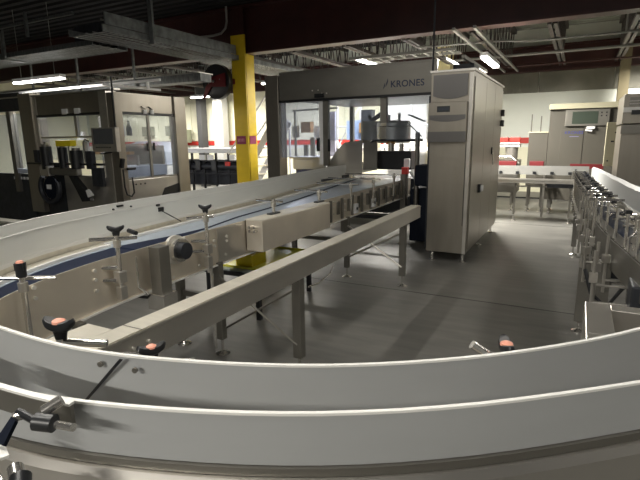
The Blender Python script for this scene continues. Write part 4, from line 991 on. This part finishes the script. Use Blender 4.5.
# ---------------------------------------------------------------- background between the machines
RC = thing('roller_conveyor', (-9.5, 11, 0), 'far conveyor line with a pale cover between left machine and yellow column', 'conveyor')
MB().box(-10.6, 10.9, 1.22, -8.3, 11.3, 1.36).build('pale_cover', WHITE, RC, False, .02)
MB().box(-10.6, 10.95, .98, -8.3, 11.25, 1.03).box(-10.6, 10.95, .60, -8.3, 11.0, .64).build('frame_rail', DARK, RC, False)
MB().box(-10.5, 11.1, .30, -8.4, 11.2, .97).build('dark_underframe', DARK2, RC, False)
MB().tube((-10.4, 11.0, .84), (-8.4, 11.0, .84), .09, 14).build('drive_shaft', DARK2, RC)
for x in (-10.55, -10.1, -9.65, -9.2, -8.75, -8.35): MB().box(x-.03, 10.95, 0, x+.03, 11.0, 1.22).build('leg', DARK, RC, False)
for x in (-9.75, -9.45, -8.65): MB().box(x, 10.88, 1.02, x+.2, 10.94, 1.17).build('switch_box', WHITE, RC, False, .01)
MB().box(-8.8, 10.86, .86, -8.65, 10.93, .98).build('red_button_box', REDB, RC, False, .01)
for x in (-10.3, -9.9, -9.3): MB().box(x, 10.86, .72, x+.18, 10.94, 1.0).build('drive_unit', DARK, RC, False, .01)
for (x0, x1, m, nm, lb) in ((-11.55, -11.36, mat('dark_column_paint', (.05, .05, .05), .6), 'wall_pillar', 'dark narrow pillar on the cream wall, left of the hose reel'), (-10.84, -10.46, mat('grey_pillar_paint', (.45, .45, .43), .6), 'wall_pillar', 'grey pillar on the cream wall, just left of the yellow column')):
    tag(MB().box(x0, 12.9, 0, x1, 13.2, 4.0).build(nm, m, smooth=False), lb, 'pillar')
tag(MB().box(-12.7, 13.2, 1.5, -12.33, 13.44, 1.95).build('wall_box', mat('olive_grey_box', (.32, .34, .24), .6), smooth=False, bevel=.01), 'olive grey box mounted on the cream wall beside the left machine', 'box')
WM = thing('wrapping_machine', (-9.7, 9.6, 0), 'pale grey hooded machine seen through the left machine windows', 'machine')
MB().prism([(-11.6, 9.2, .98), (-9.34, 9.2, .98), (-9.36, 9.2, 1.30), (-9.66, 9.2, 1.56), (-10.3, 9.2, 1.58), (-11.6, 9.2, 1.3)], (0, .5, 0)).build('hood', LBLUE, WM, False)
MB().box(-11.8, 9.1, .60, -9.35, 9.75, .96).build('lower_body', WHITE, WM, False, .02)
MB().box(-11.8, 9.15, .30, -9.4, 9.75, .6).build('plinth', mat('slate_blue', (.12, .14, .25), .5), WM, False)
MB().box(-10.2, 9.17, 1.32, -10.15, 9.2, 1.5).box(-9.85, 9.17, 1.32, -9.8, 9.2, 1.5).build('hood_handle', DARK, WM, False)
for (x, y) in ((-11.7, 9.25), (-9.5, 9.25), (-11.7, 9.65), (-9.5, 9.65)): leg(WM, x, y, .3, .06)
for (x, y, z, lb) in ((-13.2, 13.3, 1.75, 'right-hand'), (-14.4, 13.3, 1.75, 'middle'), (-16.2, 13.3, 1.75, 'far left')):
    tag(MB().box(x-.25, 13.3, z, x+.25, 13.46, z+.35).build('notice_panel', mat('dim_notice', (.22, .22, .16), .6), smooth=False), f'dark notice panel on the cream wall seen through the left machine, {lb}', 'panel')
# stairs and platform behind header
SX = thing('stairway', (-6.4, 10.0, 0), 'white metal stairs with handrails between the yellow column and the header post', 'stairs')
a0, a1 = (-7.55, .30), (-6.35, 2.05)
for yy in (9.6, 10.3):
    MB().prism([(a0[0], yy, a0[1]), (a0[0]+.12, yy, a0[1]-.1), (a1[0]+.12, yy, a1[1]-.1), (a1[0], yy, a1[1])], (0, .03, 0)).build('stringer', WHITE, SX, False)
    MB().tube((a0[0]-.1, yy, a0[1]+.95), (a1[0]-.1, yy, a1[1]+.55), .022, 8).build('hand_rail', WHITE, SX)
for k in range(8):
    t = k/8; MB().box(lerp(a0[0], a1[0], t), 9.63, lerp(a0[1], a1[1], t)-.02, lerp(a0[0], a1[0], t)+.24, 10.3, lerp(a0[1], a1[1], t)+.01).build('tread', STEEL, SX, False)
for (x, y) in ((-7.5, 9.62), (-7.5, 10.31), (-6.3, 9.62), (-6.3, 10.31)): MB().box(x-.02, y-.01, 0, x+.02, y+.02, .32 if x < -7 else 1.98).build('leg', WHITE, SX, False)
WB = thing('shrink_tunnel', (-5.0, 9.4, 0), 'white low machine body behind the header, left of the first window post', 'machine')
MB().box(-5.50, 9.1, .94, -4.68, 9.9, 1.17).build('body', WHITE, WB, False, .02)
MB().box(-5.55, 9.05, 1.17, -4.63, 9.95, 1.21).build('top_edge', PAPER, WB, False)
MB().box(-5.45, 9.15, .55, -4.72, 9.85, .94).build('plinth', mat('slate_plinth', (.08, .09, .2), .5), WB, False)
MB().prism([(-4.98, 9.5, 1.21), (-4.66, 9.5, 1.21), (-4.66, 9.5, 2.15), (-5.05, 9.5, 2.15)], (0, .06, 0)).build('curtain_panel', mat('lilac_curtain', (.42, .42, .55), .5), WB, False)
MB().box(-5.42, 9.35, 1.72, -5.18, 9.5, 1.95).build('orange_brown_box', BROWN, WB, False)
MB().box(-5.7, 9.45, 1.62, -5.52, 9.47, 1.88).box(-5.14, 9.45, 1.6, -5.02, 9.47, 1.86).build('paper_sheet', PAPER, WB, False)
MB().box(-5.62, 9.4, 1.18, -5.58, 9.44, 2.2).box(-5.30, 9.55, 1.18, -5.2, 9.6, 1.62).box(-5.5, 9.6, 1.18, -5.4, 9.65, 1.45).tube((-5.7, 9.5, 2.2), (-4.6, 9.5, 2.22), .02).build('uprights', STEELD, WB, False)
for (x, y) in ((-5.38, 9.25), (-4.8, 9.25), (-5.38, 9.75), (-4.8, 9.75)): leg(WB, x, y, .55, .06)
PF = thing('platform', (-4.2, 10.8, 0), 'white framed platform behind the windows of the lettered machine', 'platform')
MB().box(-5.2, 10.5, 1.30, -2.3, 11.4, 1.36).build('deck', WHITE, PF, False)
for x in (-5.1, -4.5, -3.9, -3.3, -2.7): MB().box(x-.02, 10.5, 0, x+.02, 10.54, 2.35).build('post', WHITE, PF, False)
MB().tube((-5.1, 10.52, 2.35), (-2.65, 10.52, 2.35), .025, 8).tube((-5.1, 10.52, 1.85), (-2.65, 10.52, 1.85), .02, 8).tube((-5.1, 10.52, 1.36), (-4.5, 10.52, 2.35), .02, 8).tube((-4.5, 10.52, 1.36), (-3.9, 10.52, 2.35), .02, 8).build('hand_rail', WHITE, PF)
MB().box(-4.75, 10.3, 1.55, -4.35, 10.34, 1.98).build('blue_notice', mat('sky_blue_panel', (.45, .6, .95), .5), PF, False)
MB().box(-4.35, 10.2, 1.95, -4.1, 10.4, 2.2).build('dark_box', DARK2, PF, False)
MB().box(-4.4, 10.2, 1.70, -4.05, 10.4, 1.92).build('orange_box', BROWN, PF, False)
MB().box(-4.25, 10.2, 1.36, -3.95, 10.4, 1.66).build('cream_box', CREAM, PF, False)
tag(MB().box(-3.05, 11.6, 0, -2.75, 11.9, 3.6).build('column_casing', mat('light_yellow_column', (.85, .76, .40), .5), smooth=False), 'pale yellow column seen through the right window of the lettered machine', 'column')
tag(MB().box(-4.25, 11.6, 0, -3.25, 12.3, 3.3).build('silo', WHITE, smooth=False, bevel=.05), 'pale tall housing behind the steel drum', 'housing')

# ---------------------------------------------------------------- camera, world
rx = Vector((0.88382994, 0.46760789, -0.01369294)); dn = Vector((0.08536649, -0.18999268, -0.97806715)); fw = Vector((-0.45995347, 0.86327611, -0.20783927))
cam = bpy.data.cameras.new('camera'); cam.sensor_width = 36; cam.lens = 27; cam.clip_start = .05; cam.clip_end = 100
co = bpy.data.objects.new('camera', cam); C.objects.link(co)
co.matrix_world = Matrix(((rx.x, -dn.x, -fw.x, 0), (rx.y, -dn.y, -fw.y, 0), (rx.z, -dn.z, -fw.z, 1.6), (0, 0, 0, 1)))
S.camera = co
w = bpy.data.worlds.new('world'); S.world = w; w.use_nodes = True
w.node_tree.nodes['Background'].inputs[0].default_value = (.8, .9, 1, 1); w.node_tree.nodes['Background'].inputs[1].default_value = .01
S.view_settings.view_transform = 'Standard'; S.view_settings.look = 'None'; S.view_settings.gamma = 1
S.view_settings.exposure = 0.52; S.view_settings.use_curve_mapping = False
